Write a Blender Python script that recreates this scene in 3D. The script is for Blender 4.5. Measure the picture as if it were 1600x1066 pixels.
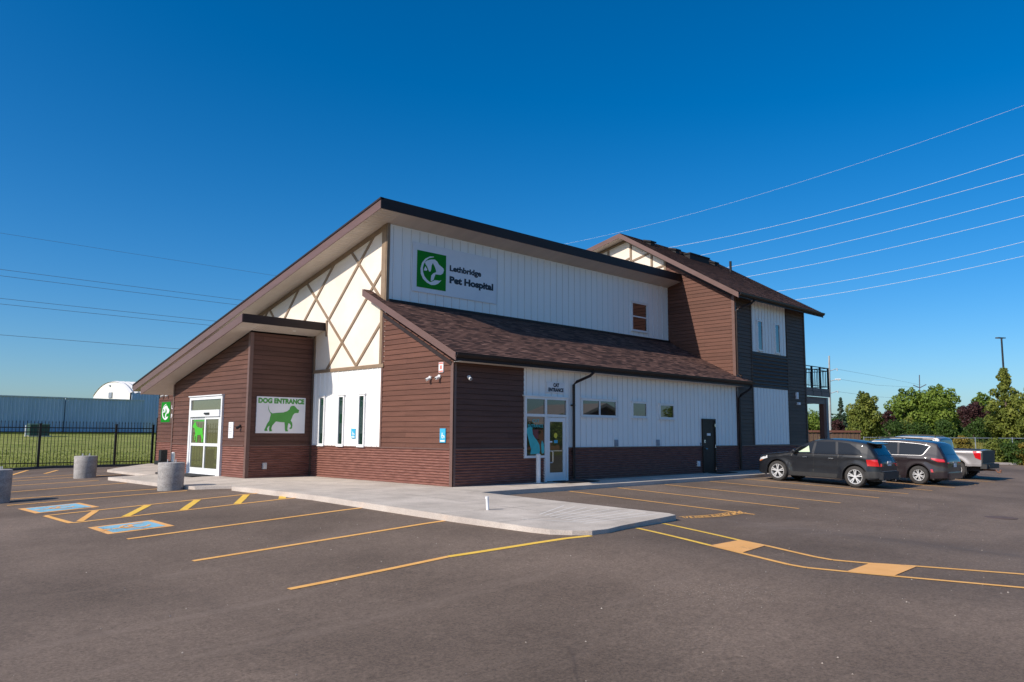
import bpy, math, random
from mathutils import Vector, Matrix, noise
R = math.radians
sc = bpy.context.scene
col = sc.collection
for o in list(bpy.data.objects): bpy.data.objects.remove(o)

# ---------------------------------------------------------------- camera
TH, PI_, RO, FPX = 0.7807, 0.1165, 0.0055, 1242.5653
CAM = Vector((-15.914, -18.6083, 1.6))
F = Vector((math.sin(TH)*math.cos(PI_), math.cos(TH)*math.cos(PI_), math.sin(PI_)))
Rt = Vector((math.cos(TH), -math.sin(TH), 0)); Up = Rt.cross(F)
R2 = Rt*math.cos(RO)+Up*math.sin(RO); U2 = -Rt*math.sin(RO)+Up*math.cos(RO)
cd = bpy.data.cameras.new('camera'); cam = bpy.data.objects.new('camera', cd); col.objects.link(cam)
cam.matrix_world = Matrix(((R2.x, U2.x, -F.x, CAM.x), (R2.y, U2.y, -F.y, CAM.y), (R2.z, U2.z, -F.z, CAM.z), (0, 0, 0, 1)))
cd.sensor_width = 36; cd.lens = FPX/1600*36; cd.clip_start = .1; cd.clip_end = 4000
sc.camera = cam
# ---------------------------------------------------------------- light
LD = Vector((1, -.17, -.72)).normalized()          # way the sunlight travels
EL = math.asin(-LD.z); AZ = math.atan2(-LD.x, -LD.y)
w = bpy.data.worlds.new('World'); sc.world = w; w.use_nodes = True
nt = w.node_tree; bg = nt.nodes['Background']
sky = nt.nodes.new('ShaderNodeTexSky'); sky.sky_type = 'NISHITA'; sky.sun_disc = False
sky.sun_elevation = EL; sky.sun_rotation = AZ % (2*math.pi)
sky.altitude = 900; sky.air_density = 1.0; sky.dust_density = 2.2; sky.ozone_density = 4.3
hs = nt.nodes.new('ShaderNodeHueSaturation'); hs.inputs['Saturation'].default_value = 1.33
tn = nt.nodes.new('ShaderNodeMix'); tn.data_type = 'RGBA'; tn.blend_type = 'MULTIPLY'; tn.inputs[0].default_value = 1; tn.inputs[7].default_value = (.86, .935, .99, 1)
nt.links.new(sky.outputs[0], tn.inputs[6]); nt.links.new(tn.outputs[2], hs.inputs['Color']); nt.links.new(hs.outputs[0], bg.inputs['Color'])
bg.inputs['Strength'].default_value = .108
sd = bpy.data.lights.new('sun', 'SUN'); sd.energy = 3.9; sd.angle = R(.5); sd.color = (1, .91, .80)
so = bpy.data.objects.new('sun', sd); col.objects.link(so)
so.rotation_euler = LD.to_track_quat('-Z', 'Y').to_euler(); so.location = (-30, 5, 30)
sc.view_settings.view_transform = 'Standard'; sc.view_settings.look = 'None'
sc.view_settings.exposure = .35; sc.view_settings.gamma = 1

# ---------------------------------------------------------------- materials
def lin(h):
    h = h.lstrip('#'); v = [int(h[i:i+2], 16)/255 for i in (0, 2, 4)]
    return tuple((c/12.92 if c <= .04045 else ((c+.055)/1.055)**2.4) for c in v)
MT = {}
def mat(name, c, rough=.6, c2=None, scale=3.0, stretch=(1, 1, 1), detail=4, bump=0, bscale=40, metal=0, spec=.5, coat=0,
        speck=None, rot=0):
    m = bpy.data.materials.new(name); m.use_nodes = True; n = m.node_tree.nodes; l = m.node_tree.links
    p = n['Principled BSDF']; p.inputs['Base Color'].default_value = (*c, 1); p.inputs['Roughness'].default_value = rough
    p.inputs['Metallic'].default_value = metal; p.inputs['Specular IOR Level'].default_value = spec
    p.inputs['Coat Weight'].default_value = coat; p.inputs['Coat Roughness'].default_value = .04
    tc = n.new('ShaderNodeTexCoord'); mp = n.new('ShaderNodeMapping'); mp.inputs['Scale'].default_value = stretch
    mp.inputs['Rotation'].default_value = (0, 0, rot)
    l.new(tc.outputs['Object'], mp.inputs[0])
    out = None
    if c2 is not None:
        t = n.new('ShaderNodeTexNoise'); t.inputs['Scale'].default_value = scale; t.inputs['Detail'].default_value = detail
        t.inputs['Roughness'].default_value = .65
        r = n.new('ShaderNodeValToRGB'); r.color_ramp.elements[0].color = (*c, 1); r.color_ramp.elements[1].color = (*c2, 1)
        r.color_ramp.elements[0].position = .35; r.color_ramp.elements[1].position = .68
        l.new(mp.outputs[0], t.inputs[0]); l.new(t.outputs[0], r.inputs[0]); out = r.outputs[0]
        if speck:
            t2 = n.new('ShaderNodeTexNoise'); t2.inputs['Scale'].default_value = speck[0]; t2.inputs['Detail'].default_value = 2
            l.new(tc.outputs['Object'], t2.inputs[0])
            r2 = n.new('ShaderNodeValToRGB'); e = r2.color_ramp.elements
            e[0].position = .35; e[1].position = .7; e[0].color = (speck[1],)*3+(1,); e[1].color = (speck[2],)*3+(1,)
            l.new(t2.outputs[0], r2.inputs[0])
            mx = n.new('ShaderNodeMix'); mx.data_type = 'RGBA'; mx.blend_type = 'MULTIPLY'; mx.inputs[0].default_value = 1
            l.new(out, mx.inputs[6]); l.new(r2.outputs[0], mx.inputs[7]); out = mx.outputs[2]
        l.new(out, p.inputs['Base Color'])
    if bump:
        t = n.new('ShaderNodeTexNoise'); t.inputs['Scale'].default_value = bscale; t.inputs['Detail'].default_value = 3
        l.new(mp.outputs[0], t.inputs[0]); b = n.new('ShaderNodeBump'); b.inputs['Strength'].default_value = bump
        b.inputs['Distance'].default_value = .02; l.new(t.outputs[0], b.inputs['Height']); l.new(b.outputs[0], p.inputs['Normal'])
    MT[name] = m; m['out'] = 0
    return m
def glass(name, tint=(.01, .014, .016), rough=.02):
    m = mat(name, tint, rough, spec=.5, coat=1.0); m.node_tree.nodes['Principled BSDF'].inputs['Coat IOR'].default_value = 1.55
    m.node_tree.nodes['Principled BSDF'].inputs['Coat Roughness'].default_value = .01
    return m
def seethrough(name, tint=(.75, .85, .82), k=.72):
    m = bpy.data.materials.new(name); m.use_nodes = True; n = m.node_tree.nodes; l = m.node_tree.links
    n.remove(n['Principled BSDF']); g = n.new('ShaderNodeBsdfGlossy'); g.inputs['Roughness'].default_value = .01
    t = n.new('ShaderNodeBsdfTransparent'); t.inputs[0].default_value = (*tint, 1)
    fr = n.new('ShaderNodeFresnel'); fr.inputs[0].default_value = 1.7
    mx = n.new('ShaderNodeMixShader'); l.new(fr.outputs[0], mx.inputs[0]); l.new(t.outputs[0], mx.inputs[1]); l.new(g.outputs[0], mx.inputs[2])
    l.new(mx.outputs[0], n['Material Output'].inputs[0]); return m

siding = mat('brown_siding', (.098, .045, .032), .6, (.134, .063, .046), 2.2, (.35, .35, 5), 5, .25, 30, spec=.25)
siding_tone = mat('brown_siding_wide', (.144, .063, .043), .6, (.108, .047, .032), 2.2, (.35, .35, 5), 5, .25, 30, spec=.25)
siding_dk = mat('charcoal_siding', (.090, .060, .046), .6, (.118, .078, .059), 2.2, (.35, .35, 5), 5, .25, 30, spec=.25)
corr_m = mat('corrugated_brown', (.14, .056, .042), .6, (.28, .125, .096), 5, (.5, .5, 6), 6, .15, 40, spec=.4)
corr_dk = mat('corrugated_charcoal', (.055, .05, .048), .5, (.08, .072, .068), 5, (.3, .3, 3), 4, spec=.3)
white_m = mat('white_metal_panel', (.87, .855, .83), .45, (.91, .895, .87), .6, (1, 1, .25), 3)
stucco = mat('cream_stucco', (.76, .66, .56), .85, (.84, .74, .64), .8, bump=.3, bscale=90)
tan = mat('tan_trim', (.22, .15, .095), .6, (.28, .195, .125), 3)
fascia_m = mat('brown_fascia', (.135, .075, .06), .4, (.16, .09, .075), 2, (.3, .3, 2))
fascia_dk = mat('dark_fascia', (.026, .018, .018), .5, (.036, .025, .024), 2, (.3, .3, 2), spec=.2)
gutter_m = mat('gutter_metal', (.024, .015, .013), .45, (.034, .022, .019), 3, spec=.3)
soffit_m = mat('soffit_panel', (.58, .52, .46), .6, (.64, .58, .52), 1.5)
alu = mat('aluminium_frame', (.72, .73, .74), .35, (.78, .79, .8), 3, spec=.6)
white_p = mat('white_paint', (.82, .82, .82), .4, (.76, .76, .76), 4)
dark_door = mat('black_door', (.034, .024, .018), .5, (.044, .032, .024), 3, spec=.2)
black = mat('black_metal', (.012, .012, .013), .4, (.02, .02, .021), 8)
rubber = mat('tyre_rubber', (.03, .028, .027), .8, (.05, .046, .043), 12, bump=.3, bscale=60)
chrome = mat('bright_metal', (.62, .62, .64), .22, (.72, .72, .74), 6, metal=1)
rim_m = mat('alloy_rim', (.62, .62, .62), .35, (.74, .74, .74), 9, metal=.35)
galv = mat('galvanised', (.5, .52, .54), .4, (.62, .64, .66), 3, metal=.3)
wire_m = mat('aluminium_wire', (.75, .76, .78), .5)
wire_d = mat('dull_wire', (.10, .10, .12), .6)
green_s = mat('sign_green', (.06, .42, .02), .45, (.07, .46, .025), 2)
green_s2 = mat('sign_leaf_green', (.055, .30, .04), .45, (.07, .36, .05), 1.2)
signwhite = mat('sign_white', (.80, .80, .82), .4, (.75, .75, .78), 1.5)
ink = mat('sign_ink', (.012, .016, .028), .5)
teal = mat('teal_decal', (.03, .42, .45), .3, (.05, .5, .52), 3)
blue_s = mat('access_blue', (.04, .38, .62), .4, (.05, .42, .66), 3)
red_s = mat('sign_red', (.62, .22, .18), .5)
yellow_s = mat('yellow_decal', (.75, .6, .03), .4)
pale_green = mat('pale_shade', (.5, .62, .42), .6)
glass_w = glass('window_glass'); glass_d = glass('door_glass', (.05, .05, .025)); glass_c = mat('tinted_glass', (.008, .009, .010), .03, spec=.5)
glass_g = glass('green_tint_glass', (.012, .035, .028)); glass_o = glass('olive_glass', (.10, .10, .05), .04)
lamp_red = mat('red_lens', (.55, .01, .015), .12, coat=1, spec=.7); lamp_red.node_tree.nodes['Principled BSDF'].inputs['Emission Strength'].default_value = 0
lamp_clear = mat('clear_lens', (.65, .66, .68), .1, coat=1); lamp_amber = mat('amber_lens', (.6, .18, .05), .15, coat=1)
paint_black = mat('black_car_paint', (.010, .011, .015), .45, coat=.5, spec=.2, c2=(.014, .016, .020))
paint_plum = mat('plum_car_paint', (.017, .011, .014), .45, (.021, .014, .017), coat=.8, spec=.25)
paint_silver = mat('silver_car_paint', (.25, .235, .235), .4, (.29, .275, .27), coat=.8, metal=.3)
plastic = mat('black_plastic', (.02, .02, .021), .6, (.03, .03, .031), 9)
util_green = mat('utility_green', (.03, .07, .055), .5, (.04, .09, .07), 2)
shed_m = mat('blue_grey_steel', (.42, .52, .63), .55, (.50, .60, .72), .7, (1, 1, .3), 4)
hut_white = mat('hut_white', (.8, .78, .74), .6, (.72, .7, .67), 1)
wood = mat('fence_wood', (.13, .075, .05), .8, (.20, .12, .08), 3, (3, 3, .4), 5)
wood_red = mat('stained_wood', (.16, .06, .04), .7, (.22, .09, .06), 3, (3, 3, .5), 4)
bark = mat('bark', (.09, .065, .05), .9, (.15, .11, .085), 4, (3, 3, .5), 5, .6, 20)
def planks(m, pitch=.172, z0=1.13, lo=.86, hi=1.10):
    n = m.node_tree.nodes; l = m.node_tree.links; p = n['Principled BSDF']; src = p.inputs['Base Color'].links[0].from_socket
    tc = n.new('ShaderNodeTexCoord'); sp_ = n.new('ShaderNodeSeparateXYZ'); l.new(tc.outputs['Object'], sp_.inputs[0])
    a = n.new('ShaderNodeMath'); a.operation = 'ADD'; l.new(sp_.outputs[0], a.inputs[0]); l.new(sp_.outputs[1], a.inputs[1])
    b = n.new('ShaderNodeMath'); b.operation = 'SUBTRACT'; b.inputs[1].default_value = z0-pitch*60; l.new(sp_.outputs[2], b.inputs[0])
    c = n.new('ShaderNodeCombineXYZ'); l.new(a.outputs[0], c.inputs[0]); l.new(b.outputs[0], c.inputs[1])
    br = n.new('ShaderNodeTexBrick'); br.inputs['Scale'].default_value = 1; br.inputs['Brick Width'].default_value = 3.7; br.inputs['Row Height'].default_value = pitch
    br.inputs['Mortar Size'].default_value = .004; br.inputs['Mortar Smooth'].default_value = .15; br.offset = .37; br.offset_frequency = 2; br.squash = 1
    br.inputs['Color1'].default_value = (lo, lo, lo, 1); br.inputs['Color2'].default_value = (hi, hi, hi, 1); br.inputs['Mortar'].default_value = (.4, .4, .4, 1)
    l.new(c.outputs[0], br.inputs[0]); x = n.new('ShaderNodeMix'); x.data_type = 'RGBA'; x.blend_type = 'MULTIPLY'; x.inputs[0].default_value = 1
    l.new(src, x.inputs[6]); l.new(br.outputs['Color'], x.inputs[7]); l.new(x.outputs[2], p.inputs['Base Color'])
for m_ in (siding, siding_tone, siding_dk): planks(m_)
roofcap = mat('roof_vent_metal', (.022, .021, .023), .7, (.032, .03, .032), 5, spec=.2)

# concrete
def concrete_mat(name, a, b, streak=0):
    m = mat(name, a, .85, b, .9, detail=8, bump=.25, bscale=120, speck=(55, .82, 1.12))
    return m
slab_m = concrete_mat('pale_concrete', (.47, .405, .335), (.69, .60, .505))
pot_m = mat('cast_concrete', (.30, .28, .265), .9, (.46, .43, .41), 2.2, (1, 1, 3), 7, .5, 60, speck=(30, .8, 1.15))
curb_m = concrete_mat('curb_concrete', (.47, .40, .35), (.64, .56, .49))

def asphalt_mat():
    m = bpy.data.materials.new('asphalt'); m.use_nodes = True; n = m.node_tree.nodes; l = m.node_tree.links
    p = n['Principled BSDF']; p.inputs['Roughness'].default_value = .85; p.inputs['Specular IOR Level'].default_value = .35
    tc = n.new('ShaderNodeTexCoord')
    def noi(scale, det, mp=None, rough=.6, dist=0):
        t = n.new('ShaderNodeTexNoise'); t.inputs['Scale'].default_value = scale; t.inputs['Detail'].default_value = det
        t.inputs['Roughness'].default_value = rough; t.inputs['Distortion'].default_value = dist
        if mp:
            q = n.new('ShaderNodeMapping'); q.inputs['Scale'].default_value = mp[0]; q.inputs['Rotation'].default_value = (0, 0, mp[1])
            l.new(tc.outputs['Object'], q.inputs[0]); l.new(q.outputs[0], t.inputs[0])
        else: l.new(tc.outputs['Object'], t.inputs[0])
        return t.outputs[0]
    def ramp(i, a, b, ca, cb):
        r = n.new('ShaderNodeValToRGB'); e = r.color_ramp.elements; e[0].position = a; e[1].position = b
        e[0].color = (*ca, 1); e[1].color = (*cb, 1); l.new(i, r.inputs[0]); return r.outputs[0]
    def mix(a, b, mode, fac=1.0, facl=None):
        x = n.new('ShaderNodeMix'); x.data_type = 'RGBA'; x.blend_type = mode; x.inputs[0].default_value = fac
        l.new(a, x.inputs[6])
        if isinstance(b, tuple): x.inputs[7].default_value = (*b, 1)
        else: l.new(b, x.inputs[7])
        if facl: l.new(facl, x.inputs[0])
        return x.outputs[2]
    base = ramp(noi(.20, 6), .34, .68, (.112, .080, .058), (.205, .150, .112))
    g = ramp(noi(26, 4, rough=.85), .3, .72, (.50,)*3, (1.58,)*3)
    base = mix(base, g, 'MULTIPLY')
    g2 = ramp(noi(7, 5, rough=.75), .3, .72, (.84,)*3, (1.16,)*3); base = mix(base, g2, 'MULTIPLY')
    d = ramp(noi(.5, 7, ((.25, 1.6, 1), R(-42)), .7, .6), .56, .74, (0, 0, 0), (.6,)*3)
    base = mix(base, (.235, .175, .135), 'MIX', 0, d)
    d2 = ramp(noi(.34, 6, ((1.3, .3, 1), R(8)), .7, .5), .58, .78, (0, 0, 0), (.55,)*3)
    base = mix(base, (.075, .056, .044), 'MIX', 0, d2)
    v = n.new('ShaderNodeTexVoronoi'); v.inputs['Scale'].default_value = 9; l.new(tc.outputs['Object'], v.inputs[0])
    sp = ramp(v.outputs['Distance'], .045, .07, (1, 1, 1), (0, 0, 0))
    wv = ramp(noi(3.1, 2), .56, .62, (0, 0, 0), (1, 1, 1)); sp = mix(sp, wv, 'MULTIPLY')
    base = mix(base, (.30, .27, .24), 'MIX', 0, sp)
    # fine cracks, only in patches
    cv = n.new('ShaderNodeTexVoronoi'); cv.feature = 'DISTANCE_TO_EDGE'; cv.inputs['Scale'].default_value = .16
    dm = n.new('ShaderNodeMix'); dm.data_type = 'VECTOR'; dm.inputs[0].default_value = .12
    nn = n.new('ShaderNodeTexNoise'); nn.inputs['Scale'].default_value = 1.5; nn.inputs['Detail'].default_value = 6
    l.new(tc.outputs['Object'], nn.inputs[0]); l.new(tc.outputs['Object'], dm.inputs[4]); l.new(nn.outputs['Color'], dm.inputs[5]); l.new(dm.outputs[1], cv.inputs[0])
    ck = ramp(cv.outputs[0], .0008, .0022, (.3,)*3, (0,)*3); cw = ramp(noi(.12, 2), .55, .6, (0,)*3, (1,)*3); ck = mix(ck, cw, 'MULTIPLY')
    base = mix(base, (.025, .02, .02), 'MIX', 0, ck)
    l.new(base, p.inputs['Base Color'])
    b = n.new('ShaderNodeBump'); b.inputs['Strength'].default_value = .55; b.inputs['Distance'].default_value = .012
    l.new(noi(45, 4, rough=.8), b.inputs['Height']); l.new(b.outputs[0], p.inputs['Normal'])
    return m
asphalt = asphalt_mat()
def line_mat(name, c, c2, wear=.5):
    m = mat(name, c, .75, c2, 2.5, detail=6, bump=.4, bscale=60)
    n = m.node_tree.nodes; l = m.node_tree.links; p = n['Principled BSDF']
    src = p.inputs['Base Color'].links[0].from_socket
    t = n.new('ShaderNodeTexNoise'); t.inputs['Scale'].default_value = 28; t.inputs['Detail'].default_value = 6; t.inputs['Roughness'].default_value = .8
    t3 = n.new('ShaderNodeTexNoise'); t3.inputs['Scale'].default_value = 1.7; t3.inputs['Detail'].default_value = 3
    tc = n.new('ShaderNodeTexCoord'); l.new(tc.outputs['Object'], t.inputs[0]); l.new(tc.outputs['Object'], t3.inputs[0])
    ad = n.new('ShaderNodeMath'); ad.operation = 'ADD'; l.new(t.outputs[0], ad.inputs[0]); l.new(t3.outputs[0], ad.inputs[1])
    r = n.new('ShaderNodeValToRGB'); r.color_ramp.elements[0].position = wear; r.color_ramp.elements[1].position = wear+.12
    ml = n.new('ShaderNodeMath'); ml.operation = 'MULTIPLY'; ml.inputs[1].default_value = .5
    l.new(ad.outputs[0], ml.inputs[0]); l.new(ml.outputs[0], r.inputs[0])
    x = n.new('ShaderNodeMix'); x.data_type = 'RGBA'; l.new(r.outputs[0], x.inputs[0]); l.new(src, x.inputs[6])
    x.inputs[7].default_value = (.085, .068, .062, 1); l.new(x.outputs[2], p.inputs['Base Color']); return m
yel = line_mat('yellow_road_paint', (.80, .40, .10), (.90, .48, .14), .60)
yel_new = line_mat('fresh_yellow_road_paint', (.82, .50, .06), (.92, .58, .09), .62)
orange = line_mat('orange_road_paint', (.80, .40, .12), (.88, .46, .16), .59)
blue_r = line_mat('blue_road_paint', (.21, .47, .60), (.27, .53, .66), .54)

def shingle_mat(name):
    m = bpy.data.materials.new(name); m.use_nodes = True; n = m.node_tree.nodes; l = m.node_tree.links
    p = n['Principled BSDF']; p.inputs['Roughness'].default_value = .9; p.inputs['Specular IOR Level'].default_value = .2
    tc = n.new('ShaderNodeTexCoord')
    br = n.new('ShaderNodeTexBrick'); br.inputs['Scale'].default_value = 1; br.inputs['Brick Width'].default_value = .31
    br.inputs['Row Height'].default_value = .135; br.inputs['Mortar Size'].default_value = .004; br.inputs['Bias'].default_value = 0
    br.inputs['Color1'].default_value = (0, 0, 0, 1); br.inputs['Color2'].default_value = (1, 1, 1, 1); br.inputs['Mortar'].default_value = (.1, .1, .1, 1)
    br.offset_frequency = 2; br.offset = .37
    l.new(tc.outputs['Object'], br.inputs[0])
    r = n.new('ShaderNodeValToRGB'); e = r.color_ramp.elements; e[0].color = (.045, .028, .025, 1); e[1].color = (.36, .20, .155, 1)
    for pos, c in ((.28, (.08, .046, .040)), (.46, (.21, .115, .09)), (.68, (.12, .066, .054))):
        x = e.new(pos); x.color = (*c, 1)
    no = n.new('ShaderNodeTexNoise'); no.inputs['Scale'].default_value = 5; no.inputs['Detail'].default_value = 5; l.new(tc.outputs['Object'], no.inputs[0])
    mx = n.new('ShaderNodeMix'); mx.data_type = 'RGBA'; mx.inputs[0].default_value = .22; l.new(br.outputs['Color'], mx.inputs[6]); l.new(no.outputs['Fac'], mx.inputs[7])
    l.new(mx.outputs[2], r.inputs[0]); l.new(r.outputs[0], p.inputs['Base Color'])
    b = n.new('ShaderNodeBump'); b.inputs['Strength'].default_value = .6; b.inputs['Distance'].default_value = .02
    l.new(mx.outputs[2], b.inputs['Height']); l.new(b.outputs[0], p.inputs['Normal']); return m
shingle = shingle_mat('asphalt_shingles')

def leaf_mat(name, cs, scale=.9):
    m = bpy.data.materials.new(name); m.use_nodes = True; n = m.node_tree.nodes; l = m.node_tree.links
    p = n['Principled BSDF']; p.inputs['Roughness'].default_value = .6; p.inputs['Specular IOR Level'].default_value = .25
    tc = n.new('ShaderNodeTexCoord'); t = n.new('ShaderNodeTexNoise'); t.inputs['Scale'].default_value = scale; t.inputs['Detail'].default_value = 6
    t.inputs['Roughness'].default_value = .8
    l.new(tc.outputs['Object'], t.inputs[0]); r = n.new('ShaderNodeValToRGB'); e = r.color_ramp.elements
    e[0].position = .3; e[0].color = (*cs[0], 1); e[1].position = .72; e[1].color = (*cs[-1], 1)
    for i, c in enumerate(cs[1:-1]): x = e.new(.3+.42*(i+1)/(len(cs)-1)); x.color = (*c, 1)
    l.new(t.outputs[0], r.inputs[0]); l.new(r.outputs[0], p.inputs['Base Color'])
    tr = n.new('ShaderNodeBsdfTranslucent'); l.new(r.outputs[0], tr.inputs[0]); mx = n.new('ShaderNodeMixShader'); mx.inputs[0].default_value = .3
    l.new(p.outputs[0], mx.inputs[1]); l.new(tr.outputs[0], mx.inputs[2]); l.new(mx.outputs[0], n['Material Output'].inputs[0]); return m
lf_maple = leaf_mat('green_leaves', [(.05, .09, .015), (.15, .22, .03), (.32, .38, .07)])
lf_yel = leaf_mat('yellow_green_leaves', [(.055, .085, .014), (.17, .20, .035), (.36, .36, .07)])
lf_dk = leaf_mat('dark_green_leaves', [(.025, .055, .012), (.06, .11, .02), (.12, .18, .035)])
lf_pur = leaf_mat('purple_leaves', [(.03, .013, .016), (.065, .026, .026), (.10, .045, .038)])
lf_spr = leaf_mat('spruce_needles', [(.03, .06, .04), (.06, .10, .06), (.09, .13, .08)])
lf_bright = leaf_mat('bright_yellow_leaves', [(.14, .19, .02), (.25, .28, .04), (.38, .38, .05)])
lf_rust = leaf_mat('autumn_shrub_leaves', [(.10, .10, .02), (.26, .20, .03), (.35, .22, .05)])
grass_m = mat('mown_grass', (.17, .21, .04), .9, (.36, .36, .11), .55, (1, 2.2, 1), 9, 1.0, 14, spec=.1, speck=(9, .55, 1.3))
dry_m = mat('dry_verge', (.16, .17, .04), .9, (.30, .27, .09), .5, detail=9, bump=1, bscale=12, spec=.1, speck=(8, .55, 1.3))
blade_m = leaf_mat('grass_blades', [(.13, .17, .025), (.26, .29, .055), (.38, .38, .10)], 2)

# ---------------------------------------------------------------- object helpers
def tag(o, label=None, cat=None, group=None, kind=None):
    if label: o['label'] = label
    if cat: o['category'] = cat
    if group: o['group'] = group
    if kind: o['kind'] = kind
    return o
def empty(name, loc, label, cat, group=None, rot=(0, 0, 0)):
    o = bpy.data.objects.new(name, None); col.objects.link(o); o.location = loc; o.rotation_euler = rot
    o.empty_display_size = .2
    return tag(o, label, cat, group)
def base(o):
    v = Vector((0, 0, 0))
    while o is not None: v += o.location; o = o.parent
    return v
class MB:
    def __init__(s): s.v = []; s.f = []
    def add(s, vs, fs):
        k = len(s.v); s.v += [tuple(p) for p in vs]; s.f += [tuple(i+k for i in f) for f in fs]; return s
    def prism(s, a, b):        # two matching loops
        n = len(a); vs = list(a)+list(b)
        return s.add(vs, [tuple(range(n))[::-1], tuple(range(n, 2*n))]+[(i, (i+1) % n, n+(i+1) % n, n+i) for i in range(n)])
    def box(s, x0, x1, y0, y1, z0, z1):
        return s.prism([(x0, y0, z0), (x1, y0, z0), (x1, y1, z0), (x0, y1, z0)], [(x0, y0, z1), (x1, y0, z1), (x1, y1, z1), (x0, y1, z1)])
    def tube(s, pts, r, n=8, caps=True):
        pts = [Vector(p) for p in pts]; rs = r if isinstance(r, (list, tuple)) else [r]*len(pts)
        rings = []
        for i, p in enumerate(pts):
            d = (pts[min(i+1, len(pts)-1)]-pts[max(i-1, 0)]).normalized()
            a = d.cross(Vector((0, 0, 1)) if abs(d.z) < .95 else Vector((1, 0, 0))).normalized(); b = d.cross(a)
            rings.append([p+(a*math.cos(2*math.pi*k/n)+b*math.sin(2*math.pi*k/n))*rs[i] for k in range(n)])
        vs = [q for g in rings for q in g]; fs = []
        for i in range(len(pts)-1):
            for k in range(n): fs.append((i*n+k, i*n+(k+1) % n, (i+1)*n+(k+1) % n, (i+1)*n+k))
        if caps: fs += [tuple(range(n))[::-1], tuple(range((len(pts)-1)*n, len(pts)*n))]
        return s.add(vs, fs)
    def lathe(s, prof, c, axis='z', n=24):
        vs = []; m = len(prof)
        for k in range(n):
            a = 2*math.pi*k/n; ca, sa = math.cos(a), math.sin(a)
            for (r, h) in prof:
                vs.append((c[0]+r*ca, c[1]+r*sa, c[2]+h) if axis == 'z' else (c[0]+r*ca, c[1]+h, c[2]+r*sa))
        fs = [(k*m+i, ((k+1) % n)*m+i, ((k+1) % n)*m+i+1, k*m+i+1) for k in range(n) for i in range(m-1)]
        return s.add(vs, fs)
    def build(s, name, m, parent=None, smooth=0, local=False):
        me = bpy.data.meshes.new(name)
        off = Vector((0, 0, 0)) if (local or parent is None) else base(parent)
        me.from_pydata([(p[0]-off.x, p[1]-off.y, p[2]-off.z) for p in s.v], [], s.f); me.materials.append(m)
        import bmesh
        bm = bmesh.new(); bm.from_mesh(me)
        if len(me.polygons) < 60000 and not getattr(s, 'nonormal', False): bmesh.ops.recalc_face_normals(bm, faces=bm.faces)
        bm.to_mesh(me); bm.free()
        if smooth: me.polygons.foreach_set('use_smooth', [True]*len(me.polygons)); me.set_sharp_from_angle(angle=R(smooth))
        o = bpy.data.objects.new(name, me); col.objects.link(o); o.parent = parent; return o
class Fr:                      # a wall plane: a runs right as seen from outside, b up, d out
    def __init__(s, o, u, v=(0, 0, 1)): s.o = Vector(o); s.u = Vector(u).normalized(); s.v = Vector(v).normalized(); s.n = s.u.cross(s.v)
    def p(s, a, b, d=0): return s.o+s.u*a+s.v*b+s.n*d
def FX(x): return Fr((x, 0, 0), (0, -1, 0))     # faces -X, a = -Y
def FY(y): return Fr((0, y, 0), (1, 0, 0))      # faces -Y, a = X
def fbox(m, fr, a0, a1, b0, b1, d0, d1):
    q = [(a0, b0), (a1, b0), (a1, b1), (a0, b1)]
    return m.prism([fr.p(a, b, d0) for a, b in q], [fr.p(a, b, d1) for a, b in q])
def fpoly(m, fr, pts, d0, d1):
    return m.prism([fr.p(a, b, d0) for a, b in pts], [fr.p(a, b, d1) for a, b in pts])
def bar(m, fr, p, q, wd, d0, d1):
    dx, dy = q[0]-p[0], q[1]-p[1]; L = math.hypot(dx, dy); nx, ny = -dy/L*wd/2, dx/L*wd/2
    return fpoly(m, fr, [(p[0]+nx, p[1]+ny), (p[0]-nx, p[1]-ny), (q[0]-nx, q[1]-ny), (q[0]+nx, q[1]+ny)], d0, d1)
def clip(poly, ax, val, keep_gt):
    out = []
    for i in range(len(poly)):
        a, b = poly[i], poly[(i+1) % len(poly)]
        ia = (a[ax] >= val) if keep_gt else (a[ax] <= val); ib = (b[ax] >= val) if keep_gt else (b[ax] <= val)
        if ia: out.append(a)
        if ia != ib:
            t = (val-a[ax])/(b[ax]-a[ax]); out.append((a[0]+(b[0]-a[0])*t, a[1]+(b[1]-a[1])*t))
    return out
def lap(m, fr, poly, v0, pitch, d0=.006, lip=.024):
    top = max(p[1] for p in poly); k = math.floor((min(p[1] for p in poly)-v0)/pitch)
    while v0+k*pitch < top:
        lo, hi = v0+k*pitch, v0+(k+1)*pitch; k += 1
        c = clip(clip(poly, 1, lo, True), 1, hi-.006, False)
        if len(c) < 3: continue
        f = lambda b: d0+lip*(1-.85*(b-lo)/pitch)
        m.add([fr.p(a, b, f(b)) for a, b in c], [tuple(range(len(c)))])
        bl = [p for p in c if abs(p[1]-lo) < 1e-4]
        if len(bl) >= 2:
            a0, a1 = min(p[0] for p in bl), max(p[0] for p in bl)
            m.add([fr.p(a0, lo, f(lo)), fr.p(a1, lo, f(lo)), fr.p(a1, lo, 0), fr.p(a0, lo, 0)], [(0, 1, 2, 3)])
def corr(m, fr, a0, a1, v0, v1, pitch=.085, amp=.021, d0=.024):
    n = int((v1-v0)/pitch*6); 
    vs = []
    for i in range(n+1):
        b = v0+(v1-v0)*i/n; d = d0+amp*math.sin(2*math.pi*(b-v0)/pitch)
        vs += [fr.p(a0, b, d), fr.p(a1, b, d)]
    m.add(vs, [(2*i, 2*i+1, 2*i+3, 2*i+2) for i in range(n)])
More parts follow.
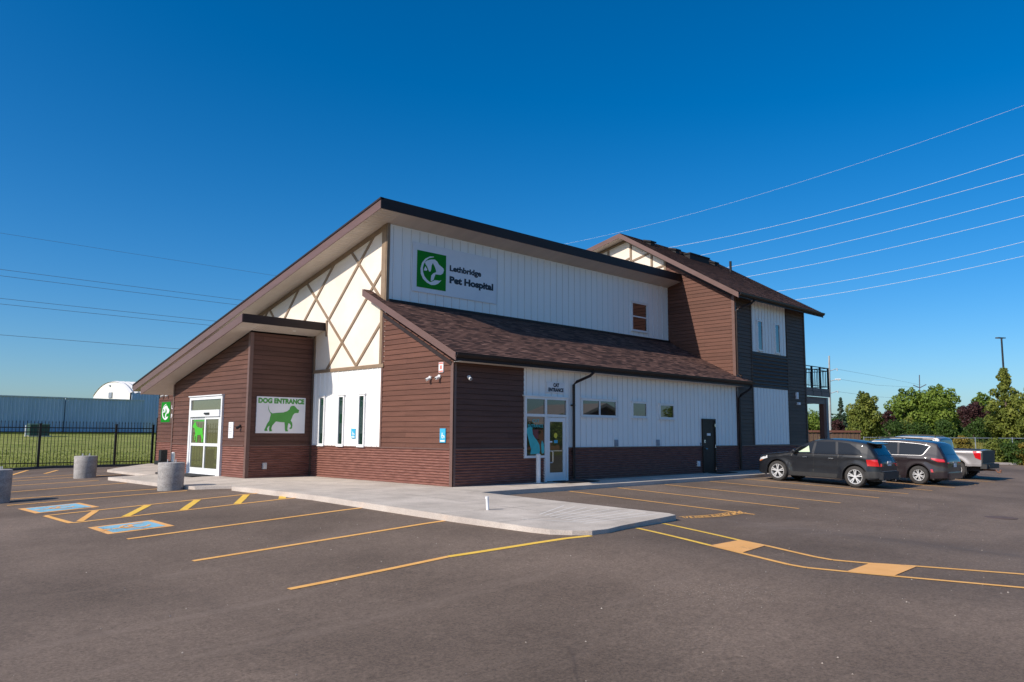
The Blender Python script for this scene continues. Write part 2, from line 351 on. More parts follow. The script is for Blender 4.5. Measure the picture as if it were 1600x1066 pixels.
def ribs(m, fr, poly, a_0, pitch, d0=.01, hgt=.02, wd=.035, minor=True):
    m.add([fr.p(a, b, d0) for a, b in poly], [tuple(range(len(poly)))])
    lo, hi = min(p[0] for p in poly), max(p[0] for p in poly); a = a_0+math.ceil((lo-a_0)/pitch)*pitch
    while a < hi-wd:
        if a > lo+.01:
            c = clip(clip(poly, 0, a, True), 0, a+wd, False)
            if len(c) >= 3: fpoly(m, fr, c, d0, d0+hgt)
        a += pitch
def text(s, fr, a, b, width, mtl, parent, name='lettering', d=.02, height=None, bold=.012, align='L'):
    cu = bpy.data.curves.new('t', 'FONT'); cu.body = s; cu.offset = bold; cu.extrude = 0.0; cu.resolution_u = 3
    o = bpy.data.objects.new('t', cu); col.objects.link(o); bpy.context.view_layer.update()
    me = bpy.data.meshes.new_from_object(o.evaluated_get(bpy.context.evaluated_depsgraph_get())); bpy.data.objects.remove(o)
    xs = [v.co.x for v in me.vertices]; cap = .69 if height else None
    kx = width/(max(xs)-min(xs)); ky = height/cap if height else kx; x0 = min(xs)
    off = base(parent)
    for v in me.vertices:
        q = fr.p(a+(v.co.x-x0)*kx, b+v.co.y*ky, d); v.co = q-off
    me.materials.clear(); me.materials.append(mtl)
    o = bpy.data.objects.new(name, me); col.objects.link(o); o.parent = parent; return o
def part(m, name, mtl, parent, smooth=0, label=None, split=False):
    if split:
        n = len(m.v); own = list(range(n))
        def find(i):
            while own[i] != i: own[i] = own[own[i]]; i = own[i]
            return i
        for f in m.f:
            for j in f[1:]: own[find(f[0])] = find(j)
        grp = {}
        for f in m.f: grp.setdefault(find(f[0]), []).append(f)
        out = None
        for fs_ in grp.values():
            ids = sorted({i for f in fs_ for i in f}); mp = {i: k for k, i in enumerate(ids)}; q = MB(); q.add([m.v[i] for i in ids], [tuple(mp[i] for i in f) for f in fs_])
            out = q.build(name, mtl, parent, smooth)
            if label: out['label'] = label
        return out
    o = m.build(name, mtl, parent, smooth)
    if label: o['label'] = label
    return o

# ---------------------------------------------------------------- ground shape
def f_(r): return r if r < .4 else .4+.15*(1-math.exp(-(r-.4)/.15))
def ss(t): t = min(1, max(0, t)); return t*t*(3-2*t)
def G(x, y):
    dx = max(0, -4.75-x); dy = max(0, -y)
    return -.13-f_(.05*dx+.02*dy+.018*max(0, -y-2)*ss((x+.5)/3))+.05*math.exp(-((x+3.9)**2+(y+8.9)**2)/6.0)
GS = .5
def Gq(x, y):
    i, j = math.floor(x/GS), math.floor(y/GS); fx, fy = x/GS-i, y/GS-j
    a = G(i*GS, j*GS)*(1-fx)+G((i+1)*GS, j*GS)*fx; b = G(i*GS, (j+1)*GS)*(1-fx)+G((i+1)*GS, (j+1)*GS)*fx
    return a*(1-fy)+b*fy
def SL(x, y): return .02*min(0, y)-.06*ss((-x-2.9)/1.8)*ss((y-3.5)/2.5)
def sr(x, y): return (x-44.3)*.57+(y+3.45)*.82
def H(x, y):
    h = G(x, y)
    return h+1.5*ss((y-24.6)/36)*ss((34-x)/12)+1.35*ss(sr(x, y)/15)*ss((x-24)/6)

# lot (asphalt): grid clipped by its borders
def grid_obj(name, xs, ys, fz, mtl, keep=lambda x, y: True, label=None, kind='structure'):
    m = MB(); m.nonormal = True; idx = {}
    for i, x in enumerate(xs):
        for j, y in enumerate(ys): idx[i, j] = len(m.v); m.v.append((x, y, fz(x, y)))
    for i in range(len(xs)-1):
        for j in range(len(ys)-1):
            if keep((xs[i]+xs[i+1])/2, (ys[j]+ys[j+1])/2): m.f.append((idx[i, j], idx[i+1, j], idx[i+1, j+1], idx[i, j+1]))
    o = m.build(name, mtl); o.data.polygons.foreach_set('use_smooth', [True]*len(o.data.polygons))
    tag(o, label, None, None, kind); return o
def frange(a, b, s):
    r = []; 
    while a < b+1e-6: r.append(round(a, 4)); a += s
    return r
lot = grid_obj('parking_lot', frange(-40, 56, .5), frange(-40, 24.5, .5), G, asphalt, lambda x, y: sr(x, y) < .35 or x < 27)
far = [-900, -500, -300, -200, -140, -100]
gx = far+frange(-80, 110, 2)+[140, 200, 300, 500, 900]
tag(grid_obj('ground', gx, gx, lambda x, y: H(x, y)-.10 if (y < 24.6 and (sr(x, y) < .2 or x < 27)) else H(x, y)-.02, dry_m), None)
tag(grid_obj('lawn', frange(-60, 28, 1), [24.55]+frange(25, 75, 1), lambda x, y: H(x, y)+.03, grass_m), 'mown green lawn rising behind the black iron fence')
tag(grid_obj('verge', frange(27, 90, .75), frange(-40, 60, .75), lambda x, y: H(x, y)+.05, dry_m, lambda x, y: sr(x, y) > .25), 'yellowish grass verge beyond the far curb')
bld_floor = None

# concrete slab with rounded tip
SP = [(17.0, .1), (17.0, -.0), (24.4, -.0), (24.4, -1.75), (.0, -1.75), (-.46, -1.80), (-.46, -8.1), (-.62, -8.38), (-3.15, -8.80), (-3.75, -8.95), (-4.2, -8.93), (-4.5, -8.7),
      (-4.72, -8.35), (-4.78, -7.9), (-4.78, 4.6), (-4.45, 5.25), (-5.32, 5.95), (-5.52, 7.2), (-5.55, 13.0), (-3.95, 13.3), (-3.8, 18.5), (-.2, 23.6), (.1, 23.6), (.1, .1)]
m = MB(); n = len(SP)
me_pts = []
for i in range(n):
    a, b = SP[i], SP[(i+1) % n]; k = max(1, int(math.hypot(a[0]-b[0], a[1]-b[1])/1.0))
    for t in range(k): me_pts.append((a[0]+(b[0]-a[0])*t/k, a[1]+(b[1]-a[1])*t/k))
from mathutils.geometry import delaunay_2d_cdt
inner = [(x, y) for x in frange(-5.2, 24, 1.0) for y in frange(-8.6, 23, 1.0)]
def inside(p, poly):
    c = False; j = len(poly)-1
    for i in range(len(poly)):
        if (poly[i][1] > p[1]) != (poly[j][1] > p[1]) and p[0] < (poly[j][0]-poly[i][0])*(p[1]-poly[i][1])/(poly[j][1]-poly[i][1])+poly[i][0]: c = not c
        j = i
    return c
inner = [p for p in inner if inside(p, SP) and min(math.hypot(p[0]-q[0], p[1]-q[1]) for q in me_pts) > .35]
allp = [Vector(p) for p in me_pts+inner]; nb = len(me_pts)
res = delaunay_2d_cdt(allp, [], [list(range(nb))], 1, 1e-5)
tv = [(p.x, p.y, SL(p.x, p.y)) for p in res[0]]
m = MB(); m.nonormal = True; m.add(tv, [tuple(f) for f in res[2]])
slab = m.build('sidewalk', slab_m); tag(slab, kind='structure')
m = MB(); m.nonormal = True
for i in range(nb):
    a, b = me_pts[i], me_pts[(i+1) % nb]
    m.add([(a[0], a[1], SL(*a)-.0), (b[0], b[1], SL(*b)), (b[0], b[1], G(*b)-.1), (a[0], a[1], G(*a)-.1)], [(0, 3, 2, 1)])
tag(m.build('kerb_face', curb_m), kind='structure')
# slab joints: thin grooves drawn as dark sealed strips
joint = mat('joint_filler', (.2, .18, .165), .9)
m = MB()
def strip(m, p, q, wd, fz, h=.004, seg=.5, jitter=0):
    L = math.hypot(q[0]-p[0], q[1]-p[1]); k = max(1, int(L/seg)); nx, ny = -(q[1]-p[1])/L*wd/2, (q[0]-p[0])/L*wd/2
    vs = []
    for i in range(k+1):
        x, y = p[0]+(q[0]-p[0])*i/k, p[1]+(q[1]-p[1])*i/k
        j = 1+random.uniform(-jitter, jitter); j2 = 1+random.uniform(-jitter, jitter)
        vs += [(x+nx*j, y+ny*j, fz(x+nx, y+ny)+h), (x-nx*j2, y-ny*j2, fz(x-nx, y-ny)+h)]
    m.add(vs, [(2*i, 2*i+1, 2*i+3, 2*i+2) for i in range(k)])
for y in (-7, -5.2, -3.5, -1.75, 0, 2, 3.7): strip(m, (-4.75, y), (-.48 if y < -1.7 else -.05, y), .012, SL, .003)
for x in (2, 4, 6, 8, 10, 12, 14, 16, 18, 20, 22): strip(m, (x, -1.72), (x, -.05), .012, SL, .003)
for y in (6, 8.4, 10.8, 13): strip(m, (-5.4, y), (-2.7, y), .012, SL, .003)
strip(m, (-2.6, -8.6), (-2.6, 8), .012, SL, .003); strip(m, (-.46, -1.75), (-.46, 3.6), .012, SL, .003)
tag(m.build('pavement_joints', joint), kind='structure')
# troweled streaks fanning over the tip
m = MB(); random.seed(3); streak_m = mat('scraped_concrete', (.78, .74, .68), .85, (.70, .66, .60), 6)
for t in range(9):
    strip(m, (-3.5+t*.05, -8.15+t*.20), (-.75-t*.06, -8.0+t*.30), .035, SL, .002)
strip(m, (-4.0, -6.9), (-3.4, -8.0), .05, SL, .0035)
tag(m.build('pavement_scoring', streak_m), kind='structure')

# far curb and curb ends
def curb(name, pts, wd, h, fz, mtl, label=None):
    m = MB(); k = len(pts)
    for i in range(k-1):
        a, b = Vector(pts[i]), Vector(pts[i+1]); d = (b-a).normalized(); nn = Vector((-d.y, d.x))*wd
        L = (b-a).length; s = max(1, int(L/2))
        for t in range(s):
            p, q = a+(b-a)*t/s, a+(b-a)*(t+1)/s
            m.prism([(p.x, p.y, fz(p.x, p.y)-.1), (q.x, q.y, fz(q.x, q.y)-.1), (q.x+nn.x, q.y+nn.y, fz(q.x, q.y)-.1), (p.x+nn.x, p.y+nn.y, fz(p.x, p.y)-.1)],
                    [(p.x, p.y, fz(p.x, p.y)+h), (q.x, q.y, fz(q.x, q.y)+h), (q.x+nn.x, q.y+nn.y, fz(q.x, q.y)+h), (p.x+nn.x, p.y+nn.y, fz(p.x, p.y)+h)])
    return tag(m.build(name, mtl), kind='structure')
curb('far_kerb', [(31, 5.8), (44.3, -3.45), (75, -24.8)], .3, .14, G, curb_m)
curb('fence_kerb', [(-40, 24.15), (-.2, 24.15)], .25, .10, G, mat('dark_kerb', (.10, .09, .085), .9, (.15, .135, .125), 3))
# ---------------------------------------------------------------- road markings
random.seed(5)
def line(m, p, q, wd=.125): strip(m, p, q, wd, Gq, .007, .5, .05)
def marking(name, lst, mtl, wd=.125):
    m = MB(); m.nonormal = True
    for p, q in lst: line(m, p, q, wd)
    return tag(m.build(name, mtl), kind='structure')
marking('stall_lines', [((-10.1, -8.36), (-7.2, -8.36)), ((-10.18, -5.38), (-4.80, -5.38)), ((-10.16, -2.33), (-4.80, -2.28)),
    ((-10.18, 6.6), (-5.6, 5.85)), ((-9.7, 8.55), (-5.6, 7.3)), ((-9.1, 11.2), (-5.6, 10.9)), ((-8.4, 14.0), (-5.8, 13.2)), ((-8.2, 16.5), (-4.2, 15.6)),
    ((-7.6, 18.0), (-4.6, 17.3))], yel)
marking('stall_lines_fresh', [((-7.2, -8.36), (-4.3, -8.98))], yel_new, .14)
rl = [3.15, 5.62, 8.35, 11.35, 14.0, 16.45, 19.05, 21.9, 24.6, 27.3]
marking('stall_lines_beside_wall', [((x, -1.95), (x-.1, -8.3)) for x in rl], yel, .11)
marking('hatched_bay', [((-10.2, 2.98), (-3.95, 3.02)), ((-10.2, .9), (-4.75, .88)), ((-10.2, 2.95), (-10.22, .9))], yel, .13)
marking('hatched_bay_stripes', [((-10.0, 1.05), (-9.1, 2.9)), ((-9.1+.05, .95), (-7.85, 2.9)), ((-7.85, .95), (-6.6, 2.9)), ((-6.55, .95), (-5.2, 2.9))][0:1], yel, .16)
marking('hatched_bay_bars', [((-9.05, .98), (-7.85, 2.9)), ((-7.72, .98), (-6.55, 2.9)), ((-6.35, .98), (-5.15, 2.9)), ((-5.1, .98), (-3.95, 2.95))], yel_new, .19)
marking('fence_side_stripes', [((-7.0, 20.3), (-5.7, 23.2)), ((-5.9, 19.7), (-4.9, 21.6)), ((-3.6, 18.95), (-2.0, 22.5))], yel, .16)
def pad(x0, x1, y0, y1, nm):
    m = MB(); m.nonormal = True; strip(m, (x0, (y0+y1)/2), (x1, (y0+y1)/2), y1-y0, Gq, .006, .4); tag(m.build(nm+'_border', orange), kind='structure')
    m = MB(); m.nonormal = True; strip(m, (x0+.14, (y0+y1)/2), (x1-.14, (y0+y1)/2), y1-y0-.28, Gq, .010, .4); tag(m.build(nm, blue_r), kind='structure')
    # worn wheelchair figure
    m = MB(); m.nonormal = True; cx, cy = (x0+x1)/2, (y0+y1)/2; h = .014
    for a in range(14):
        a0, a1 = math.pi*(.55+a*.1), math.pi*(.55+(a+1)*.1)
        strip(m, (cx+.08+.27*math.cos(a0), cy+.27*math.sin(a0)), (cx+.08+.27*math.cos(a1), cy+.27*math.sin(a1)), .07, Gq, h)
    strip(m, (cx-.38, cy-.02), (cx+.02, cy-.05), .1, Gq, h); strip(m, (cx, cy-.05), (cx+.03, cy+.25), .09, Gq, h)
    strip(m, (cx, cy+.24), (cx+.36, cy+.34), .08, Gq, h); strip(m, (cx-.56, cy-.02), (cx-.42, cy-.02), .13, Gq, h)
    tag(m.build(nm+'_symbol', orange), kind='structure')
pad(-10.22, -8.75, 3.72, 5.35, 'accessible_pad'); pad(-10.22, -8.9, -1.45, -.2, 'accessible_pad')
# crossing lane with two solid blocks
A1 = [(-1.41, -8.6), (-2.33, -10.9), (-2.51, -11.52), (-2.95, -12.6), (-3.02, -12.95), (-2.84, -13.46), (-2.5, -14.05), (-1.92, -15.35), (-.6, -18.4), (.6, -21)]
A2 = [(-2.63, -8.8), (-3.39, -10.94), (-3.65, -11.68), (-4.02, -12.7), (-4.05, -13.0), (-3.88, -13.52), (-3.68, -14.12), (-3.12, -15.62), (-1.9, -18.6), (-.8, -21.2)]
marking('crossing_lines_fresh', [(A1[0], A1[1]), (A2[0], A2[1])], yel_new, .11)
marking('crossing_lines', list(zip(A1[1:-1], A1[2:]))+list(zip(A2[1:-1], A2[2:])), yel, .11)
def quadpatch(nm, a, b, c, d, mtl, fz=Gq, h=.009, k=4):
    m = MB(); m.nonormal = True; a, b, c, d = map(Vector, (a, b, c, d)); vs = []
    for i in range(k+1):
        for j in range(k+1):
            p = (a*(1-i/k)+b*(i/k))*(1-j/k)+(d*(1-i/k)+c*(i/k))*(j/k); vs.append((p.x, p.y, fz(p.x, p.y)+h))
    m.add(vs, [(i*(k+1)+j, i*(k+1)+j+1, (i+1)*(k+1)+j+1, (i+1)*(k+1)+j) for i in range(k) for j in range(k)]); return tag(m.build(nm, mtl), kind='structure')
quadpatch('crossing_block', A2[1], A1[1], A1[2], A2[2], orange); quadpatch('crossing_block', A2[5], A1[5], A1[6], A2[6], orange)
# worn scribbled patch next to the slab tip
m = MB(); m.nonormal = True
for i in range(26):
    t = i/25; x = .15+3.1*t; y = -8.1+.3*t
    strip(m, (x-.12, y-.14+random.uniform(-.05, .05)), (x+.16, y+.14+random.uniform(-.05, .05)), .04, Gq, .007)
strip(m, (.15, -8.27), (3.2, -7.98), .04, Gq, .008); strip(m, (.15, -7.95), (3.2, -7.66), .04, Gq, .008)
tag(m.build('worn_paint_patch', yel), kind='structure')
# loose pale pebbles on the asphalt
m = MB(); random.seed(11)
def peb(x, y, s):
    z = Gq(x, y); a = random.uniform(0, 6)
    vs = [(x+s*math.cos(a+k*2.1), y+s*math.sin(a+k*2.1), z+.002) for k in range(3)]+[(x, y, z+s*1.1)]
    m.add(vs, [(0, 1, 3), (1, 2, 3), (2, 0, 3)])
for i in range(320):
    t = random.random(); x = -13+t*26+random.uniform(-2, 2); y = random.uniform(-16, -3)
    if inside((x, y), SP) or (x > 0 and y > -2): continue
    peb(x, y, random.uniform(.006, .016))
for i in range(260):
    x = random.gauss(-6.3, .45); y = random.gauss(-13.0, .45)+(x+6.3)*-.7; peb(x, y, random.uniform(.003, .008))
tag(m.build('pebbles', mat('pebble', (.28, .23, .19), .9, (.42, .37, .32), 20)), 'small pale pebbles scattered over the dark asphalt', 'pebbles', kind='stuff')
# manhole patch
m = MB(); m.lathe([(.0, .012), (.36, .012), (.42, .0)], (8.76, -12.38, Gq(8.76, -12.38)), n=28)
tag(m.build('drain_cover', mat('rusty_iron', (.09, .06, .05), .8, (.14, .09, .07), 9)), 'rusty round iron drain cover flush in the asphalt at the right', 'drain cover')

# ================================================================ BUILDING
XB, XE = 16.955, 24.02; ZC = 1.13
B = empty('animal_hospital_building', (0, 0, 0), 'brown and white animal hospital with shed roof, cream lattice gable and two storey rear wing', 'building')
UT = lambda y: 8.85-.247*(y-3.615)        # soffit line of the upper roof
VT = lambda y: 5.19-.247*(y-8.17)         # top of the vestibule walls
LT = lambda y: 3.86+.51*y                 # top of lean-to walls
BT = lambda y: (8.16+.585*y) if y < 6.1 else (8.16+.585*6.1-.22*(y-6.1))
L, Rr, U_, V_, VF, BX = FX(0), FY(0), FY(3.615), FY(8.17), FX(-2.59), FX(XB)
# solid cores
m = MB()
def prismX(x0, x1, prof): m.prism([(x0, y, z) for y, z in prof], [(x1, y, z) for y, z in prof])
prismX(0, XB, [(0, -.3), (23.1, -.3), (23.1, UT(23.1)), (3.615, UT(3.615)), (3.615, LT(3.615)-.02), (0, LT(0)-.06)])
part(m, 'wall', siding, B, label='structural walls of the main hall')
m = MB(); prismX(XB, XE, [(0, -.3), (12.5, -.3), (12.5, BT(12.5)), (6.1, BT(6.1)), (0, BT(0))]); part(m, 'wall', siding_dk, B, label='walls of the two storey wing')
m = MB(); prismX(-2.59, 0, [(8.17, -.3), (14.72, -.3), (14.72, VT(14.72)), (8.17, VT(8.17))]); part(m, 'wall', siding, B, label='walls of the dog entrance porch')

def side(name, mtl, fn, label=None, split=False):
    m = MB(); fn(m); return part(m, name, mtl, B, label=label, split=split)
P = .172
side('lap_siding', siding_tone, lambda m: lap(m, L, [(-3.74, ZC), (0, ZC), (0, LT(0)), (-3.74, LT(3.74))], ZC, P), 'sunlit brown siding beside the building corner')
side('lap_siding', siding, lambda m: lap(m, Rr, [(0.0, ZC), (3.07, ZC), (3.07, 3.9), (0.0, 3.9)], ZC, P), 'brown siding left of the cat entrance')
side('lap_siding', siding, lambda m: lap(m, VF, [(-14.72, ZC), (-8.17, ZC), (-8.17, VT(8.17)), (-14.72, VT(14.72))], ZC, P), 'brown siding around the sliding door')
side('lap_siding', siding, lambda m: lap(m, V_, [(-2.59, ZC), (0, ZC), (0, VT(8.17)), (-2.59, VT(8.17))], ZC, P), 'brown siding behind the dog picture')
side('lap_siding', siding, lambda m: lap(m, L, [(-23.1, ZC), (-14.72, ZC), (-14.72, UT(14.72)), (-23.1, UT(23.1))], ZC, P), 'brown siding at the far end of the gable')
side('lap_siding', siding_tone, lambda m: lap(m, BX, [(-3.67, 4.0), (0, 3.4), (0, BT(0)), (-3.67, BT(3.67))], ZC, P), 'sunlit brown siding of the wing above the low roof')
side('lap_siding', siding_dk, lambda m: lap(m, Rr, [(XB, ZC), (18.5, ZC), (18.5, BT(0)+.1), (XB, BT(0)+.1)], ZC, P), 'charcoal siding left of the white wing panels')
side('lap_siding', siding_dk, lambda m: lap(m, Rr, [(22.0, ZC), (XE, ZC), (XE, BT(0)+.1), (22.0, BT(0)+.1)], ZC, P), 'charcoal siding right of the white wing panels')
def base_l(m):
    corr(m, L, -8.17, 0, 0, ZC); corr(m, L, -23.1, -14.72, 0, ZC); corr(m, VF, -14.72, -12.98, 0, ZC); corr(m, VF, -10.0, -8.17, 0, ZC); corr(m, V_, -2.59, 0, 0, ZC)
side('corrugated_base', corr_m, base_l, None, True)
def base_r(m):
    corr(m, Rr, 0, 3.07, 0, ZC); corr(m, Rr, 3.07, 4.1, 0, .81); corr(m, Rr, 5.22, 13.95, 0, ZC); corr(m, Rr, 15.0, XE, 0, ZC)
side('corrugated_base', corr_m, base_r, None, True)
side('louvre_panel', corr_dk, lambda m: corr(m, Rr, 18.5, 22.0, 3.86, 5.56, .17, .03, .03))
RB = .31
joint_shade_m = mat('panel_joint_shade', (.46, .47, .49), .7)
def joints(fr, a_0, pitch, lo, hi, b0, b1):  # grey strips beside the ribs: joint gap shadow painted in, together with caulk
    m = MB(); a = a_0+math.ceil((lo-a_0)/pitch)*pitch
    while a < hi-.06:
        if a > lo+.02: fbox(m, fr, a-.014, a-.001, b0, b1, .008, .014)
        a += pitch
    o = part(m, 'panel_seam_shade', joint_shade_m, B)
joints(L, -8.0, RB, -8.17, -3.74, ZC, 3.86); joints(Rr, 3.2, RB, 3.07, XB-.05, ZC, 3.85); joints(U_, .25, .385, .06, XB, 6.1, 8.8); joints(Rr, 18.6, RB, 18.5, 21.95, 5.56, 8.1); joints(Rr, 18.6, RB, 18.5, 22.02, ZC+.05, 3.86)
side('white_panel', white_m, lambda m: ribs(m, L, [(-8.17, ZC), (-3.74, ZC), (-3.74, 3.88), (-8.17, 3.88)], -8.0, RB), 'sunlit white panel with three slit windows')
side('white_panel', white_m, lambda m: ribs(m, Rr, [(3.07, .8), (XB-.05, .8), (XB-.05, 3.9), (3.07, 3.9)], 3.2, RB) if False else (ribs(m, Rr, [(3.07, ZC), (XB-.05, ZC), (XB-.05, 3.9), (3.07, 3.9)], 3.2, RB)), 'long shaded white panel with the cat entrance')
side('white_panel', white_m, lambda m: ribs(m, U_, [(.06, 6.05), (XB, 6.05), (XB, UT(3.615)), (.06, UT(3.615))], .25, .385), 'upper white wall above the low roof')
side('white_panel', white_m, lambda m: ribs(m, Rr, [(18.5, 5.56), (21.95, 5.56), (21.95, BT(0)+.1), (18.5, BT(0)+.1)], 18.6, RB), 'upper white panel of the wing')
side('white_panel', white_m, lambda m: ribs(m, Rr, [(18.5, ZC+.04), (22.02, ZC+.04), (22.02, 3.86), (18.5, 3.86)], 18.6, RB), 'lower white panel of the wing')
# edge trims
m = MB()
fbox(m, Rr, 0, .09, 0, LT(0)-.1, .034, .04); fbox(m, L, -.09, .04, 0, LT(0)-.08, .034, .046)
fbox(m, V_, -2.63, -2.5, 0, VT(8.17), .034, .046); fbox(m, VF, -8.26, -8.13, 0, VT(8.17), .034, .044); fbox(m, VF, -14.76, -14.64, 0, VT(14.72), .034, .044)
fbox(m, Rr, XB-.0, XB+.10, 0, BT(0), .034, .05); fbox(m, BX, -.1, .05, 3.6, BT(0), .034, .048)
fbox(m, L, -3.86, -3.74, ZC-.02, ZC+.02, .03, .05)
fbox(m, L, -3.76, -3.67, ZC+.02, 5.95, .0, .040)
part(m, 'corner_trim', fascia_m, B, split=True)
m = MB(); fbox(m, Rr, XE-.1, XE+.03, 0, BT(0), .034, .046); fbox(m, Rr, 18.4, 18.5, ZC, BT(0), .034, .040); fbox(m, Rr, 22.02, 22.1, ZC, BT(0), .034, .040)
fbox(m, V_, -.1, .0, 0, VT(8.17), .036, .05); part(m, 'corner_trim', siding_dk, B, split=True)
m = MB()
for a0, a1 in ((0.09, 3.07), (5.22, 13.95), (15.0, XE)): fbox(m, Rr, a0, a1, ZC-.015, ZC+.02, .02, .052)
for fr, a0, a1 in ((L, -8.17, -.1), (L, -23.1, -14.72), (VF, -14.6, -12.98), (VF, -10.0, -8.3), (V_, -2.5, -.1)): fbox(m, fr, a0, a1, ZC-.015, ZC+.02, .02, .052)
part(m, 'base_flashing', fascia_m, B, split=True)
# stucco gable
m = MB()
fpoly(m, L, [(-14.72, 3.5), (-8.17, 3.88), (-3.615, 3.88), (-3.615, UT(3.615)), (-14.72, UT(14.72))], 0, .012)
stu = part(m, 'stucco_gable', stucco, B)
m = MB(); d0, d1 = .012, .045
def lt(p, q, wd=.10, k=0): bar(m, L, (-p[0], p[1]), (-q[0], q[1]), wd, d0, d1-k)
def topclip(y): return UT(y)-.05
lt((4.38, 8.54), (7.17, 5.85)); lt((3.75, 7.3), (7.22, 3.95)); lt((3.80, 5.43), (5.33, 3.95)); lt((6.90, 7.93), (9.25, 5.66)); lt((9.42, 7.33), (10.9, 5.8)); lt((11.92, 6.66), (12.4, 6.2))
lt((5.82, 8.2), (3.70, 6.05), .10, .004); lt((8.95, 7.5), (5.27, 3.95), .10, .004); lt((11.85, 6.75), (10.9, 5.8), .10, .004)
bar(m, L, (-3.62, UT(3.615)-.09), (-14.7, UT(14.7)-.09), .16, d0, .052)
fbox(m, L, -8.17, -3.62, 3.84, 3.96, d0, .056); fbox(m, L, -3.86, -3.72, 3.96, 6.3, d0, .062)
fbox(m, L, -3.86, -3.615, 6.0, UT(3.615), d0, .060); fbox(m, L, -8.17, -8.05, 3.96, 5.3, d0, .05); fbox(m, L, -7.36, -7.26, 5.2, 5.8, d0, .051)
part(m, 'lattice_trim', tan, stu, split=True)
m = MB(); fbox(m, U_, -.045, .075, 6.1, UT(3.615), .0, .05); part(m, 'corner_post', tan, stu)
# wing gable stucco & trims
m = MB(); fpoly(m, BX, [(-12.4, 8.2), (-3.67, 8.2), (-3.67, BT(3.67)), (-6.1, BT(6.1)), (-12.4, BT(12.4))], 0, .012)
st2 = part(m, 'stucco_gable', stucco, B, label='small cream gable of the wing')
m = MB()
for y in (3.73, 4.52, 5.82, 7.29): fbox(m, BX, -y-.06, -y+.06, 8.3, BT(y)-.03, .012, .05)
for (p, q) in (((5.76, 10.52), (4.56, 10.80)), ((4.46, 9.9), (3.79, 10.0)), ((7.2, 10.3), (5.9, 10.7))): bar(m, BX, (-p[0], p[1]), (-q[0], q[1]), .10, .012, .045)
bar(m, BX, (-6.1, BT(6.1)-.07), (-11, BT(11)-.07), .12, .012, .055); bar(m, BX, (-6.1, BT(6.1)-.07), (-3.67, BT(3.67)-.07), .12, .012, .055)
part(m, 'lattice_trim', tan, st2, split=True)

# roofs
def slope_roof(name, x0, x1, y0, y1, z0, k, th, mtl, label, ends=(1, 1)):
    m = MB(); f = lambda y: z0+k*(y-y0)
    m.prism([(x0, y0, f(y0)), (x0, y1, f(y1)), (x0, y1, f(y1)-th), (x0, y0, f(y0)-th)], [(x1, y0, f(y0)), (x1, y1, f(y1)), (x1, y1, f(y1)-th), (x1, y0, f(y0)-th)])
    return part(m, name, mtl, B, label=label)
dark_roof = mat('dark_membrane', (.05, .04, .038), .9, (.07, .055, .05), 3)
# upper mono-pitch
KU = -.25; ZU = 9.38
ur = slope_roof('roof', -.88, XB-.0, 2.82, 24.3, ZU, KU, .06, dark_roof, 'large single slope upper roof')
fz = lambda y: ZU+KU*(y-2.8)
m = MB(); m.prism([(-.9, 2.8, fz(2.8)+.02), (-.9, 24.32, fz(24.32)+.02), (-.9, 24.32, fz(24.32)-.335), (-.9, 2.8, fz(2.8)-.335)], [(-.87, 2.8, fz(2.8)+.02), (-.87, 24.32, fz(24.32)+.02), (-.87, 24.32, fz(24.32)-.335), (-.87, 2.8, fz(2.8)-.335)])
part(m, 'fascia', fascia_m, ur, label='sunlit brown rake board')
m = MB(); m.prism([(-.93, 2.77, fz(2.8)+.045), (-.93, 24.35, fz(24.35)+.045), (-.93, 24.35, fz(24.35)-.02), (-.93, 2.77, fz(2.8)-.02)], [(-.80, 2.77, fz(2.8)+.045), (-.80, 24.35, fz(24.35)+.045), (-.80, 24.35, fz(24.35)-.02), (-.80, 2.77, fz(2.8)-.02)])
part(m, 'drip_edge', gutter_m, ur)
m = MB(); m.box(-.9, XB-.05, 2.77, 2.80, fz(2.8)-.335, fz(2.8)+.04); part(m, 'fascia', fascia_dk, ur, label='dark fascia along the high eave')
m = MB(); m.box(-.9, XB-.05, 24.32, 24.44, fz(24.3)-.2, fz(24.3)+.0); part(m, 'gutter', gutter_m, ur)
def soffit(x0, x1, y0, y1, f, parent, pitch=.1):
    m = MB(); nX = max(1, int((x1-x0)/pitch)) if (x1-x0) < 4 else 0
    if nX:           # grooves run along y
        vs = []; c = []
        for i in range(nX+1):
            x = x0+(x1-x0)*i/nX
            c += [(x, 0), (x+.012, .012), (x+.024, 0)] if i < nX else [(x, 0)]
        for x, dz in c: vs += [(x, y0, f(y0)+dz), (x, y1, f(y1)+dz)]
        m.add(vs, [(2*i, 2*i+1, 2*i+3, 2*i+2) for i in range(len(c)-1)])
    else: m.add([(x0, y0, f(y0)), (x1, y0, f(y0)), (x1, y1, f(y1)), (x0, y1, f(y1))], [(0, 1, 2, 3)])
    return part(m, 'soffit', soffit_m, parent)
def soffit_cross(x0, x1, y0, y1, f, parent, pitch=.15):     # grooves run along x, for rakes
    m = MB(); k = int(abs(y1-y0)/pitch); c = []
    for i in range(k):
        y = y0+(y1-y0)*i/k; c += [(y, 0), (y+.012, .014), (y+.024, 0)]
    c.append((y1, 0)); vs = []
    for y, dz in c: vs += [(x0, y, f(y)+dz), (x1, y, f(y)+dz)]
    m.add(vs, [(2*i, 2*i+1, 2*i+3, 2*i+2) for i in range(len(c)-1)]); return part(m, 'soffit', soffit_m, parent)
fs = lambda y: fz(y)-.325
soffit_cross(-.87, .0, 2.8, 24.3, fs, ur); m = MB()
m.add([(0, 2.8, fs(2.8)), (XB, 2.8, fs(2.8)), (XB, 3.62, fs(3.62)), (0, 3.62, fs(3.62))], [(0, 1, 2, 3)])
